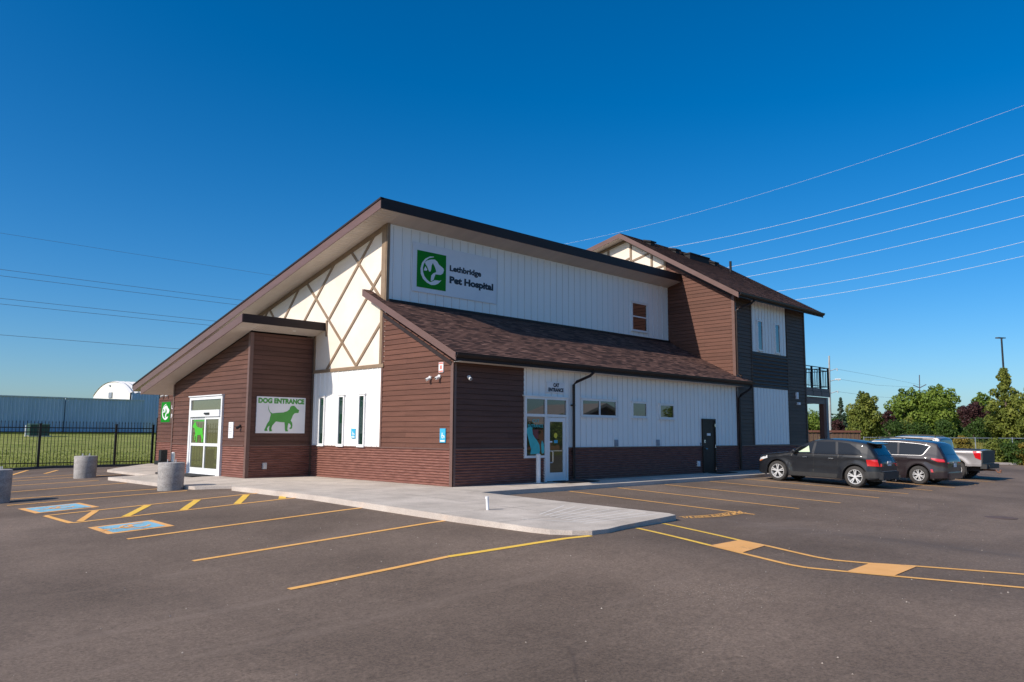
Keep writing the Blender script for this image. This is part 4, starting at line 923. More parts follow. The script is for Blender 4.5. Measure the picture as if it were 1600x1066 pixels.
# ---------------------------------------------------------------- bollards and ground things
def pot(x, y, r, h, label):
    z = G(x, y); o = empty('concrete_bollard', (x, y, z), label, 'bollard', 'big round concrete bollards at the lot edge')
    m = MB(); m.lathe([(0, -.05), (r*.96, -.05), (r*.97, .02), (r*1.0, h*.5), (r*1.02, h-.02), (r*.99, h), (0, h)], (x, y, z), n=40)
    for v in range(len(m.v)):
        p = m.v[v]; a = math.atan2(p[1]-y, p[0]-x); k = 1+.006*math.sin(3*a+p[2]*9); m.v[v] = (x+(p[0]-x)*k, y+(p[1]-y)*k, p[2])
    m.build('concrete_drum', pot_m, o, 35)
    m = MB()
    for k in range(4):
        a = k*1.57+.4; q = (x+.17*math.cos(a), y+.17*math.sin(a)); m.tube([(q[0], q[1], z+h-.02), (q[0], q[1], z+h+.09)], .014, 6)
    part(m, 'anchor_bolt', galv, o, split=True)
pot(-5.75, 6.75, .385, .84, 'round concrete bollard standing before the dog entrance walk'); pot(-5.65, 15.3, .40, .84, 'round concrete bollard near the iron fence, between the other two')
pot(-10.25, 7.75, .40, .93, 'round concrete bollard cut by the left picture edge')
def post_white(x, y, z, h, r, label, name='bollard_post'):
    o = empty(name, (x, y, z), label, 'bollard'); m = MB(); m.tube([(x, y, z), (x, y, z+h)], r, 16); m.build('post', white_p, o, 40)
    m = MB(); m.lathe([(0, r*.5), (r*.6, r*.4), (r*1.03, 0), (r*1.03, -.05)], (x, y, z+h), n=16); m.build('cap', white_p, o, 40)
    m = MB(); m.tube([(x, y, z), (x, y, z+.02)], r*1.6, 16); m.build('foot_plate', galv, o, 30)
post_white(3.46, -.32, 0, .93, .075, 'white steel post guarding the cat entrance window'); post_white(-3.25, 12.9, 0, .8, .065, 'white post at the left of the sliding dog door')
o = empty('waste_bin', (-3.6, 13.0, 0), 'black pedestal bin with flared foot seen over the concrete bollard', 'bin')
m = MB(); m.box(-3.78, -3.42, 12.8, 13.2, 0, .06); m.box(-3.72, -3.48, 12.88, 13.12, .06, .36); m.build('stand', black, o); m = MB(); m.box(-3.82, -3.38, 12.75, 13.25, .36, .50); m.build('tray', black, o)
m = MB(); m.box(-3.72, -3.48, 12.88, 13.12, .50, .92); m.build('container', black, o)
o = empty('survey_pipe', (-3.42, -5.25, SL(0, -5.25)), 'short white pipe stub standing up from the concrete walk', 'pipe')
z = SL(0, -5.25); m = MB(); m.tube([(-3.42, -5.25, z), (-3.435, -5.24, z+.27)], .035, 12); m.build('pipe', white_p, o, 40); m = MB(); m.tube([(-3.434, -5.24, z+.25), (-3.437, -5.24, z+.30)], .043, 12); m.build('cap', white_p, o, 40)

# iron fence
fo = empty('iron_fence', (-8, 24.3, -.14), 'black iron picket fence across the lawn edge', 'fence')
FX0, FX1 = -22.0, .25
posts = [-1.6+i*-3.42 for i in range(6)]+[.22]
m = MB()
for z in (.08, 1.55, 1.76): m.box(FX0, FX1, 24.28, 24.32, z, z+.045)
m.build('rails', black, fo)
m = MB(); x = FX0
while x < FX1: m.prism([(x-.011, 24.289, -.05), (x+.011, 24.289, -.05), (x+.011, 24.311, -.05), (x-.011, 24.311, -.05)], [(x-.011, 24.289, 2.02), (x+.011, 24.289, 2.02), (x+.011, 24.311, 2.02), (x-.011, 24.311, 2.02)]); \
    m.add([(x-.02, 24.28, 2.02), (x+.02, 24.28, 2.02), (x+.02, 24.32, 2.02), (x-.02, 24.32, 2.02), (x, 24.3, 2.14)], [(0, 1, 4), (1, 2, 4), (2, 3, 4), (3, 0, 4)]); x += .152
m.build('pickets', black, fo)
for px in posts:
    m = MB(); m.box(px-.05, px+.05, 24.25, 24.35, -.4, 1.96); m.box(px-.06, px+.06, 24.24, 24.36, 1.96, 1.99); m.build('post', black, fo)
m = MB(); m.box(.33, .43, 24.1, 24.2, -.4, 2.35); m.build('post', black, fo)

# corrugated shed wall building
def shed(name, x0, x1, y0, y1, z0, z1, label, pitch=.30):
    o = empty(name, (x0, y0, z0), label, 'shed'); m = MB(); m.box(x0, x1, y0+.05, y1, z0, z1); m.build('wall', shed_m, o)
    m = MB(); fr = FY(y0); n = int((x1-x0)/pitch); vs = []
    for i in range(n):
        a = x0+i*pitch
        for da, dd in ((0, 0), (pitch*.55, 0), (pitch*.68, .07), (pitch*.87, .07)): vs += [fr.p(a+da, z0, dd), fr.p(a+da, z1, dd)]
    m.add(vs, [(2*i, 2*i+2, 2*i+3, 2*i+1) for i in range(len(vs)//2-1)]); m.build('wall_sheeting', shed_m, o)
    m = MB(); m.box(x0-.05, x1+.05, y0-.12, y0+.1, z1, z1+.09); m.build('eave_trim', galv, o)
shed('steel_shed', -12, 5.85, 60, 68, .7, 4.56, 'long blue grey corrugated steel shed beyond the lawn, left section'); shed('steel_shed', 5.95, 12.72, 60.12, 67.5, .7, 4.55, 'blue grey corrugated steel shed right section, in front of the arched hut')
# arched hut
o = empty('arched_hut', (18, 76.6, 1), 'white arched steel hut with ribbed roof rising behind the grey shed', 'hut')
yc, hw, zs, zp = 76.75, 5.9, 5.75, 7.2
def arch(k=16): return [(yc+hw*math.cos(math.pi*i/k), zs+(zp-zs)*math.sin(math.pi*i/k)) for i in range(k+1)]
m = MB(); ar = [(yc+hw*(1-i/8), zs+(zp-zs)*(1-abs(1-i/8)**2.3)) for i in range(17)]; prof = [(yc-hw, 1.0)]+[(yc+hw, 1.0)]+ar; m.prism([(15.1, y, z) for y, z in prof], [(15.3, y, z) for y, z in prof]); m.build('end_wall', hut_white, o)
m = MB(); n = 60
vs = []
for j in range(n+1):
    x = 15.0+j*.3; k = .09 if j % 2 else 0
    for y, z in ar: vs.append((x, yc+(y-yc)*(1+k/hw), z+k))
q = len(ar); m.add(vs, [(j*q+i, j*q+i+1, (j+1)*q+i+1, (j+1)*q+i) for j in range(n) for i in range(q-1)]); m.build('roof', hut_white, o)
m = MB(); fr = FY(yc-hw); vs = []
for j in range(n):
    a = 15.1+j*.6*.5
    for da, dd in ((0, 0), (.16, 0), (.2, .07), (.27, .07)): vs += [fr.p(a+da, 1.0, dd), fr.p(a+da, zs, dd)]
m.add(vs, [(2*i, 2*i+2, 2*i+3, 2*i+1) for i in range(len(vs)//2-1)]); m.build('side_wall', shed_m, o)
m = MB(); m.box(14.98, 15.08, 76.2, 77.2, 5.4, 6.0); m.box(14.98, 15.08, 76.9, 77.3, 6.7, 6.85); m.build('end_vent', MT['grey_vent'], o)
# utility box on the lawn
ub = at(59, 685, 63); ux, uy = ub.x, ub.y; zz = H(ux, uy)
o = empty('utility_box', (ux, uy, zz), 'green electric utility cabinet standing on the lawn', 'utility box')
m = MB(); m.box(ux-.8, ux+.8, uy-.6, uy+.6, zz-.3, zz+.08); m.build('pad', slab_m, o); m = MB(); m.box(ux-.68, ux+.68, uy-.5, uy+.5, zz+.08, zz+.92); m.prism([(ux-.74, uy-.56, zz+.92), (ux+.74, uy-.56, zz+.92), (ux+.74, uy+.5, zz+.92), (ux-.74, uy+.5, zz+.92)], [(ux-.7, uy-.45, zz+1.0), (ux+.7, uy-.45, zz+1.0), (ux+.7, uy+.5, zz+1.04), (ux-.7, uy+.5, zz+1.04)]); m.build('cabinet', util_green, o)
m = MB(); m.box(ux-1.0, ux-.88, uy-.4, uy-.28, zz-.1, zz+.9); m.build('marker_post', white_p, o)

# grass tufts at the fence and on the lawn
m = MB(); m.nonormal = True; random.seed(8)
for i in range(16000):
    x = random.uniform(-14, 12); y = 24.7+abs(random.gauss(0, 7)) if i % 3 else 24.6+random.random()*.5
    if y > 58: continue
    z = H(x, y)+.02; h = random.uniform(.05, .13)*(1.5 if y < 25.1 else 1); a = random.uniform(0, 6.28); wd = .018+.0015*(y-24)
    m.add([(x-wd*math.cos(a), y-wd*math.sin(a), z), (x+wd*math.cos(a), y+wd*math.sin(a), z), (x+random.uniform(-.05, .05), y+random.uniform(-.05, .05), z+h)], [(0, 1, 2)])
for i in range(3000):
    x = random.uniform(-6, 14); y = 59+random.uniform(-1.2, .6); z = H(x, y); h = random.uniform(.05, .25); m.add([(x-.1, y, z), (x+.1, y, z), (x+random.uniform(-.2, .2), y, z+h)], [(0, 1, 2)])
tag(m.build('grass_blades', blade_m), 'short grass blades on the lawn behind the iron fence', 'grass', kind='stuff')
m = MB(); m.nonormal = True
for i in range(14000):
    t = random.uniform(-14, 40); s_ = .5+random.random()**1.5*14; x = 44.3+t*.82+s_*.57; y = -3.45-t*.57+s_*.82
    if x < 28: continue
    z = H(x, y)+.03; h = random.uniform(.08, .3)*(1+.6*(s_ > 6)); a = random.uniform(0, 6.28); wd = .035
    m.add([(x-wd*math.cos(a), y-wd*math.sin(a), z), (x+wd*math.cos(a), y+wd*math.sin(a), z), (x+random.uniform(-.1, .1), y+random.uniform(-.1, .1), z+h)], [(0, 1, 2)])
tag(m.build('verge_grass', leaf_mat('verge_blades', [(.13, .15, .025), (.24, .23, .05), (.33, .28, .09)], 1)), 'tall yellowish grass on the verge beyond the lot', 'grass', kind='stuff')

# ---------------------------------------------------------------- trees
def crown_mesh(blobs, n, size, seed, flat=.55):
    rnd = random.Random(seed); m = MB(); m.nonormal = True
    vol = [b[3]*b[4]*b[5] for b in blobs]; tot = sum(v**(2/3) for v in vol)
    for b, v in zip(blobs, vol):
        k = int(n*v**(2/3)/tot)
        for _ in range(k):
            while True:
                d = Vector((rnd.uniform(-1, 1), rnd.uniform(-1, 1), rnd.uniform(-1, 1)))
                if .05 < d.length < 1: break
            d.normalize(); rr = 1-abs(rnd.gauss(0, .22)); rr = max(.1, rr)+rnd.uniform(0, .10)*(rnd.random() < .3)
            c = Vector((b[0]+d.x*b[3]*rr, b[1]+d.y*b[4]*rr, b[2]+d.z*b[5]*rr))
            nn = (d*.7+Vector((rnd.uniform(-1, 1), rnd.uniform(-1, 1), rnd.uniform(-.6, 1)))*.8).normalized()
            t = nn.cross(Vector((rnd.uniform(-1, 1), rnd.uniform(-1, 1), rnd.uniform(-1, 1)))).normalized(); u = nn.cross(t)
            s = size*rnd.uniform(.6, 1.3)
            m.add([c-t*s*.5, c+u*s*flat*.5, c+t*s*.5, c-u*s*flat*.5], [(0, 1, 2, 3)])
    return m
def tree(name, x, y, z0, hgt, rad, mtl, label, n=6000, size=.22, seed=1, shape='round', trunk_h=.25, trunk_r=.14, group=None, cat='tree', nblob=40, sub=.27):
    rnd = random.Random(seed*7+3); o = empty(name, (x, y, z0), label, cat, group); blobs = []
    b0 = z0+hgt*trunk_h
    for i in range(nblob):
        t = (i+.5)/nblob if shape != 'round' else rnd.random()
        if shape == 'cone': wr_ = (1-t)**.75*(.85+.15*math.sin(i)); 
        elif shape == 'oval': wr_ = math.sin(math.pi*min(1, .12+.85*t))**.6
        else: wr_ = math.sqrt(max(0, 1-(2*t-1)**2))*.9+.1
        a = i*2.4+rnd.uniform(-.4, .4); q = rnd.random()**.5*(1-sub)
        bz = b0+(z0+hgt-b0)*(.08+.86*t); s = rad*sub*rnd.uniform(.8, 1.35)*(max(.35, wr_) if shape != 'round' else 1)
        blobs.append((x+math.cos(a)*rad*wr_*q, y+math.sin(a)*rad*wr_*q, bz, s, s, s*rnd.uniform(.65, 1.0)))
    crown_mesh(blobs, n, size, seed).build('crown', mtl, o)
    m = MB(); m.tube([(x, y, z0-.3), (x+.03, y, z0+hgt*.35), (x-.02, y+.03, z0+hgt*.8)], [trunk_r, trunk_r*.75, trunk_r*.2], 8)
    for i in range(9):
        bl = blobs[(i*5) % len(blobs)]; zz = z0+hgt*(trunk_h+.07*i*.6); m.tube([(x, y, min(zz, bl[2]-.2)), ((x+bl[0])/2, (y+bl[1])/2, (min(zz, bl[2])+bl[2])/2+.05), (bl[0], bl[1], bl[2])], [trunk_r*.4, trunk_r*.25, .02], 5)
    m.build('trunk', bark, o, 40); return o
TR = 'trees beyond the far kerb'
sp_ = at(1316, 690, 84)
tree('spruce_tree', sp_.x, sp_.y, .9, 5.0, 1.25, lf_spr, 'narrow dark spruce left of the yellow green trees', 4000, .2, 2, 'cone', .05, nblob=40, group=TR)
tree('linden_tree', 60.4, 11.2, .9, 5.1, 2.05, lf_yel, 'yellow green conical tree just right of the spruce', 8000, .24, 3, 'oval', .03, nblob=44, group=TR)
tree('linden_tree', 62.3, 8.2, .8, 2.7, 1.0, lf_yel, 'low yellow green young tree between the cone shaped and the big maple', 2500, .22, 33, 'oval', .02, group=TR)
tree('maple_tree', 65.9, 9.2, .8, 5.7, 2.5, lf_maple, 'left crown of the big dark green maples', 9000, .26, 4, 'oval', .03, nblob=50, group=TR)
tree('maple_tree', 66.2, 6.6, .8, 5.9, 2.6, lf_maple, 'right crown of the big dark green maples', 9000, .26, 5, 'oval', .03, nblob=50, group=TR)
tree('maple_tree', 68.9, 8.4, .8, 5.6, 2.6, lf_maple, 'middle crown of the dark green maples, set farther back', 6000, .26, 15, 'oval', .03, nblob=50, group=TR)
tree('plum_tree', 60.0, 9.0, .9, 3.0, .75, lf_pur, 'small purple leaved tree in front of the green maples', 2000, .18, 6, 'round', .35, group=TR)
sp_ = at(1310, 690, 80)
tree('plum_tree', sp_.x, sp_.y, .9, 2.3, .9, lf_pur, 'small dark purple tree below the spruce', 1800, .2, 46, 'round', .15, group=TR)
tree('plum_tree', 62.9, 2.9, .75, 3.7, 1.6, lf_pur, 'round purple tree on a bare trunk right of the maples', 5000, .2, 7, 'round', .38, trunk_r=.09, group=TR)
tree('ash_tree', 75.5, 5.4, .9, 5.4, 1.9, lf_maple, 'paler green tree behind the round purple one', 6000, .26, 8, 'oval', .05, nblob=44, group=TR)
tree('ash_tree', 74.0, 7.9, .9, 4.2, 1.1, lf_dk, 'thin dark tree between the maples and the pale green tree', 2500, .24, 28, 'oval', .05, group=TR)
tree('linden_tree', 61.0, -.2, .55, 7.1, 2.75, lf_yel, 'tall yellow green tree in front of the black lamp pole', 12000, .24, 9, 'cone', .04, nblob=60, group=TR)
tree('linden_tree', 59.6, -2.6, .5, 5.4, 2.0, lf_yel, 'wide yellow green tree cut by the right picture edge', 8000, .24, 10, 'oval', .03, nblob=50, group=TR)
tree('sapling', 56.2, 5.6, .75, 1.75, .55, lf_bright, 'small bright yellow green sapling above the silver truck roof', 1500, .16, 11, 'oval', .1, trunk_r=.04, group=TR)
tree('hackberry_tree', 77.0, 24.2, .9, 3.4, 2.5, lf_maple, 'bright green round tree seen under the balcony', 4000, .28, 12, 'round', .1, group=TR)
for i, (u, D, hh, rr, mt, lb) in enumerate(((1400, 66, 1.7, 1.3, lf_dk, 'dark hedge bush below the maples, leftmost'), (1436, 65, 1.6, 1.3, lf_dk, 'dark hedge bush below the middle of the maples'), (1478, 66, 1.9, 1.2, lf_dk, 'dark hedge bush below the right maple'),
        (1502, 60, 1.35, .75, lf_rust, 'yellow orange shrub left of the purple tree trunk'), (1552, 54, 1.7, .9, lf_yel, 'green bush below the tall tree, behind the truck bed'), (1578, 53.5, 1.9, 1.0, lf_dk, 'dark bush right of the truck under the tall tree'),
        (1600, 53.0, 1.5, .8, lf_rust, 'orange flowered bush at the right picture edge'), (1335, 64, 1.3, .9, lf_yel, 'low shrub behind the wooden fence'), (1530, 66, 1.9, 1.1, lf_dk, 'dark bush behind the purple tree trunk'), (1568, 58, 1.6, 1.0, lf_maple, 'green bush at the foot of the tall tree'), (1612, 56, 2.0, 1.2, lf_dk, 'dark bush at the foot of the tree at the right edge'))):
    p = at(u, 690, D); z0 = H(p.x, p.y); tree('shrub', p.x, p.y, z0-.1, hh, rr, mt, lb, 2200, .17, 60+i, 'round', .0, trunk_r=.04, group='shrubs below the trees', cat='shrub', nblob=16, sub=.4)

# far wooded line so the land does not end in sky
m = MB(); m.nonormal = True; rnd = random.Random(77); bl = []
for i in range(60):
    u = 1270+i*7; D = 150+rnd.uniform(-10, 30); p = at(u, 690, D); s = rnd.uniform(3, 5); bl.append((p.x, p.y, 1+s*.35, s, s, s*.6))
for i in range(26):
    a = i*.8-8; bl.append((-40+i*3.0, -75+rnd.uniform(-6, 6), 1.5, 3.0, 3.0, rnd.uniform(2, 3.6)))
tag(crown_mesh(bl, 26000, .8, 5).build('distant_wood', lf_dk), 'low dark line of distant trees beyond the lot', 'wood', kind='stuff')

# wooden fence and chain link fence on the right
def on(u, D): p = at(u, 690, D); return p
wf = empty('wooden_fence', (40.3, 7.8, .2), 'brown board fence with a reddish cap rail behind the parked cars', 'fence')
a, b = Vector((37.0, 11.2, 0)), Vector((43.4, 5.0, 0)); n = int((b-a).length/.15); dv = (b-a)/n; nrm = Vector((dv.y, -dv.x, 0)).normalized()
m = MB()
for i in range(n):
    p = a+dv*i; q = p+dv*.92; z = H(p.x, p.y)-.2; k = nrm*(.02 if i % 2 else .0)
    m.prism([(p.x+k.x, p.y+k.y, z), (q.x+k.x, q.y+k.y, z), (q.x+k.x-nrm.x*.02, q.y+k.y-nrm.y*.02, z), (p.x+k.x-nrm.x*.02, p.y+k.y-nrm.y*.02, z)], [(p.x+k.x, p.y+k.y, 1.84), (q.x+k.x, q.y+k.y, 1.84), (q.x+k.x-nrm.x*.02, q.y+k.y-nrm.y*.02, 1.84), (p.x+k.x-nrm.x*.02, p.y+k.y-nrm.y*.02, 1.84)])
m.build('boards', wood, wf)
m = MB(); c = nrm*.1; m.prism([(a-c).to_tuple()[:2]+(1.85,), (b-c).to_tuple()[:2]+(1.85,), (b+c).to_tuple()[:2]+(1.85,), (a+c).to_tuple()[:2]+(1.85,)], [(a-c).to_tuple()[:2]+(2.0,), (b-c).to_tuple()[:2]+(2.0,), (b+c).to_tuple()[:2]+(2.0,), (a+c).to_tuple()[:2]+(2.0,)]); m.build('cap_rail', wood_red, wf)
cf = empty('chain_link_fence', (46, 2, .4), 'grey chain link fence running in front of the trees', 'fence')
pa, pb = at(1350, 690, 56), at(1640, 690, 56); a, b = Vector((pa.x, pa.y, 0)), Vector((pb.x, pb.y, 0)); L_ = (b-a).length; dv = (b-a)/L_
zt = lambda t: 1.5; zb = lambda t: H((a+dv*t).x, (a+dv*t).y)
m = MB(); m.tube([(a.x, a.y, 1.5), (b.x, b.y, 1.5)], .024, 6); m.build('top_rail', MT['grey_vent'], cf)
m = MB(); t = 0
while t < L_:
    for s in (1, -1):
        p, q = a+dv*t, a+dv*min(L_, max(0, t+s*1.1)); m.tube([(p.x, p.y, .5), (q.x, q.y, 1.5)], .002, 3, False)
    t += .12
m.build('mesh', black, cf)
for i in range(6):
    p = a+dv*(L_*i/5); m = MB(); m.tube([(p.x, p.y, .2), (p.x, p.y, 1.56)], .03, 8); m.build('post', MT['grey_vent'], cf)
# poles
lp = at(1575.5, 690, 74); o = empty('lamp_post', (lp.x, lp.y, .9), 'black parking lot lamp post rising above the tall tree', 'street lamp')
m = MB(); m.tube([(lp.x, lp.y, .5), (lp.x, lp.y, 10.85)], [.11, .08], 10); m.build('pole', black, o, 40)
m = MB(); sd_ = R2*.42; m.tube([(lp.x, lp.y, 10.80), (lp.x-sd_.x*.1, lp.y-sd_.y*.1, 10.90)], .06, 6); m.prism([(lp.x-sd_.x*.6, lp.y-sd_.y*.6, 10.83), (lp.x+sd_.x, lp.y+sd_.y, 10.83), (lp.x+sd_.x, lp.y+sd_.y+.3, 10.83), (lp.x-sd_.x*.6, lp.y-sd_.y*.6+.3, 10.83)], [(lp.x-sd_.x*.6, lp.y-sd_.y*.6, 10.95), (lp.x+sd_.x, lp.y+sd_.y, 10.91), (lp.x+sd_.x, lp.y+sd_.y+.3, 10.91), (lp.x-sd_.x*.6, lp.y-sd_.y*.6+.3, 10.95)]); m.build('lamp_head', black, o)
pb_, pt_ = at(1298, 712, 90), at(1295.5, 556, 90)
o = empty('power_pole', (pb_.x, pb_.y, pb_.z), 'tall white steel power pole with short arms behind the balcony', 'power pole')
m = MB(); m.tube([pb_, pt_], [.18, .08], 12); m.build('pole', mat('weathered_pole', (.34, .34, .34), .6, (.44, .44, .43), 2), o, 40)
m = MB()
for (u0, v0, u1, v1) in ((1296, 580, 1308, 576), (1296.5, 596, 1310, 592), (1297, 615, 1309, 611)):
    p, q = at(u0, v0, 90), at(u1, v1, 90); m.tube([p, q], .05, 6); m.tube([q, q+Vector((0, 0, -.25))], .06, 6)
part(m, 'arm', galv, o, split=True)
m = MB(); p = at(1305, 593, 90); m.tube([p, p+R2*.6], .09, 8); m.build('lamp', white_p, o)
o = empty('power_pole', at(1437, 640, 160), 'distant thin power pole with a wide crossarm above the maples', 'power pole')
m = MB(); m.tube([at(1437.5, 640, 160), at(1436.5, 586, 160)], .09, 6); m.build('pole', MT['dull_wire'], o); m = MB(); m.tube([at(1427, 602, 160), at(1437, 606, 160), at(1447, 601, 160)], .09, 6); m.build('arm', MT['dull_wire'], o)
# wires
def wire(pts, r, mtl, label, grp, name='power_line'):
    m = MB(); m.tube(pts, r, 4, False); tag(m.build(name, mtl), label, 'wire', grp)
for k, (z, lb) in enumerate(((18.55, 'highest of the dark wires left of the roof'), (15.4, 'second dark wire from the top, left of the roof'), (14.85, 'third dark wire from the top, left of the roof'), (12.9, 'fourth dark wire from the top, left of the roof'), (12.42, 'fifth dark wire from the top, left of the roof'), (9.77, 'lowest of the dark wires left of the roof'))):
    wire([(x, 60, z+.25*((x-8)/30)**2*.25) for x in range(-60, 80, 10)], .016 if k else .011, wire_d, lb, 'wires left of the building')
RW = [((46.5, 26.1), (16.5, 27.2), (-3.2, 29.4)), ((32.5, 23.03), (12.2, 23.56), (-3.0, 25.15)), ((28.7, 21.46), (10.7, 22.3), (-2.9, 23.5)), ((25.3, 19.6), (11, 20.35), (-2.8, 21.6)), ((22.9, 18.27), (10, 18.85), (-2.7, 19.97)), ((18.9, 16.3), (8, 16.75), (-2.5, 17.75)), ((16.7, 15.2), (8, 15.6), (-2.5, 16.56))]
nm = ['topmost', 'second from the top', 'third from the top', 'fourth from the top', 'fifth from the top', 'second from the bottom', 'lowest']
for k, (p, q, r) in enumerate(RW):
    pts = []
    for i in range(40):
        y = p[0]+6-i*(p[0]+6+30)/39
        l0 = (y-q[0])*(y-r[0])/((p[0]-q[0])*(p[0]-r[0])); l1 = (y-p[0])*(y-r[0])/((q[0]-p[0])*(q[0]-r[0])); l2 = (y-p[0])*(y-q[0])/((r[0]-p[0])*(r[0]-q[0]))
        pts.append((60, y, p[1]*l0+q[1]*l1+r[1]*l2))
    wire(pts, .009 if k == 0 else .016, wire_m, 'bright power wire right of the roof, '+nm[k], 'wires right of the building')
for k, (v0, v1, v2) in enumerate(((577, 588, 602), (592, 602, 606), (612, 620, 625))):
    wire([at(1308, v0, 90), at(1370, v1, 120), at(1440, v2 if k else 602, 160)], .012, wire_d, 'faint thin wire running from the white pole, '+('upper', 'middle', 'lower')[k]+' one', 'wires behind the trees')

# ---------------------------------------------------------------- vehicles
def interp(tab, x):
    if x <= tab[0][0]: return tab[0][1]
    for (a, b), (c, d) in zip(tab, tab[1:]):
        if x <= c: return b+(d-b)*(x-a)/(c-a)
    return tab[-1][1]
def smooth_tab(tab, k=4):            # Catmull-Rom resample
    out = []
    for i in range(len(tab)-1):
        p0, p1, p2, p3 = tab[max(i-1, 0)], tab[i], tab[i+1], tab[min(i+2, len(tab)-1)]
        for j in range(k):
            t = j/k; m1 = (p2[1]-p0[1])/max(1e-6, (p2[0]-p0[0]))*(p2[0]-p1[0]); m2 = (p3[1]-p1[1])/max(1e-6, (p3[0]-p1[0]))*(p2[0]-p1[0])
            y = (2*t**3-3*t**2+1)*p1[1]+(t**3-2*t*t+t)*m1+(-2*t**3+3*t*t)*p2[1]+(t**3-t*t)*m2; out.append((p1[0]+(p2[0]-p1[0])*t, y))
    out.append(tab[-1]); return out
trim_m = mat('satin_trim', (.42, .42, .43), .4, (.5, .5, .51), 6, metal=.8)
class Car:
    """s runs back from the front axle, y to the car's left, z up."""
    def __init__(c, spec, loc, rot, label, cat, name, scale):
        c.sp = spec; c.top = smooth_tab(spec['top']); c.W = spec['half']; c.sc = scale; c.mid = spec['wb']/2
        c.root = empty(name, loc, label, cat, None, rot)
    def P(c, s, y, z): return ((c.mid-s)*c.sc, y*c.sc, z*c.sc)
    def belt(c, s): return interp(c.sp['belt'], s)
    def w(c, s, z):
        W = interp(c.sp['plan'], s)*c.W; b = c.belt(s); zt = interp(c.top, s)
        if z > b: W -= c.sp['tumble']*(z-b)+c.sp.get('shoulder', .02)*min(1, (z-b)/.03)
        else:
            t = (b-z)/b; W -= .018*math.sin(min(1, t*2.2)*math.pi)*.9+.10*max(0, t-.62)
            W -= .03*max(0, 1-(b-z)/.08)
        if z <= b:
            for a in (0, c.sp['wb']):
                r = math.hypot(s-a, z-c.sp['wr']); W += .028*max(0, 1-abs(r-c.sp['arch']-.03)/.16)
            W -= .022*math.exp(-((z-.56)/.07)**2)*(1 if .5 < s < c.sp['wb']-.5 else 0)
            W += .012*math.exp(-((b-z-.10)/.05)**2)
        if zt-z < .10: W -= .09*(1-(zt-z)/.10)**2
        return max(.02, W)
    def zbot(c, s):
        z = interp(c.sp['sill'], s)
        for a in (0, c.sp['wb']):
            r = c.sp['arch']
            if abs(s-a) < r: z = max(z, c.sp['wr']+math.sqrt(r*r-(s-a)**2)*1.0)
        return z
    def top_pt(c, s, v, up=0):
        zt = interp(c.top, s); zs = zt-c.crown(s); y = c.w(s, zs)*v
        return c.P(s, y, zs+c.crown(s)*(1-abs(v)**2.4)+up)
    def crown(c, s): return .05 if interp(c.top, s) > 1.3 else .035
    def body(c, paint):
        sp = c.sp; s0, s1 = c.top[0][0], c.top[-1][0]; st = set()
        x = s0
        while x < s1: st.add(round(x, 4)); x += .06
        st.add(round(s1, 4))
        for t, _ in sp['top']: st.add(round(t, 4))
        for a in (0, sp['wb']):
            for k in range(17): st.add(round(a+sp['arch']*math.cos(math.pi*k/16)*.9999, 4))
        st = sorted(st); q = [st[0]]
        for x in st[1:]:
            if x-q[-1] > .012: q.append(x)
        st = q; m = MB(); nl, nu, nt_ = 9, 7, 8; rows = []
        for s in st:
            zb = c.zbot(s); zt = interp(c.top, s)-c.crown(s); b = min(c.belt(s), zt-.004); zb = min(zb, b-.02); row = []
            zsl = [zb+(b-zb)*i/nl for i in range(nl+1)]+[b+(zt-b)*i/nu for i in range(1, nu+1)]
            for z in zsl: row.append(c.P(s, c.w(s, z), z))
            for j in range(1, nt_): row.append(c.top_pt(s, 1-2*j/nt_))
            for z in reversed(zsl): row.append(c.P(s, -c.w(s, z), z))
            rows.append(row)
        n = len(rows[0]); vs = [p for r_ in rows for p in r_]
        fs = [(i*n+j, i*n+j+1, (i+1)*n+j+1, (i+1)*n+j) for i in range(len(rows)-1) for j in range(n-1)]
        fs += [tuple(range(n)), tuple(range((len(rows)-1)*n, len(rows)*n))[::-1]]
        m.add(vs, fs); c.bodyo = m.build('body', paint, c.root, 38, True)
        # wheel wells and floor pan
        m = MB()
        for a in (0, sp['wb']):
            r = sp['arch']; k = 12
            for sg in (1, -1):
                vs = []
                for i in range(k+1):
                    t = math.pi*i/k; s = a+r*math.cos(t)*.999; z = sp['wr']+r*math.sin(t)
                    vs += [c.P(s, sg*(c.w(s, z)-.006), z), c.P(s, sg*(c.W-.32), z)]
                m.add(vs, [(2*i, 2*i+1, 2*i+3, 2*i+2) for i in range(k)])
        m.prism([c.P(s0+.15, y, .24) for y in ()], []) if False else None
        a, b, zz = s0+.2, s1-.2, interp(sp['sill'], 1.5)
        q = [(a, -c.W+.34), (b, -c.W+.34), (b, c.W-.34), (a, c.W-.34)]
        m.prism([c.P(s, y, zz-.02) for s, y in q], [c.P(s, y, zz+.35) for s, y in q])
        m.build('underbody', plastic, c.root, 0, True)
    def side_patch(c, name, lo, hi, mtl, off=.006, n=10, k=5, parent=None, sides=(1, -1), thick=0, one=False):
        """lo, hi: lists of (s,z) of the lower and upper edge"""
        m = MB()
        def res(l):
            d = [0]
            for p, q in zip(l, l[1:]): d.append(d[-1]+math.hypot(p[0]-q[0], p[1]-q[1]))
            o = []
            for i in range(n+1):
                t = d[-1]*i/n
                for j in range(len(l)-1):
                    if t <= d[j+1]+1e-9:
                        f = (t-d[j])/(d[j+1]-d[j]); o.append((l[j][0]+(l[j+1][0]-l[j][0])*f, l[j][1]+(l[j+1][1]-l[j][1])*f)); break
            return o
        A, B_ = res(lo), res(hi)
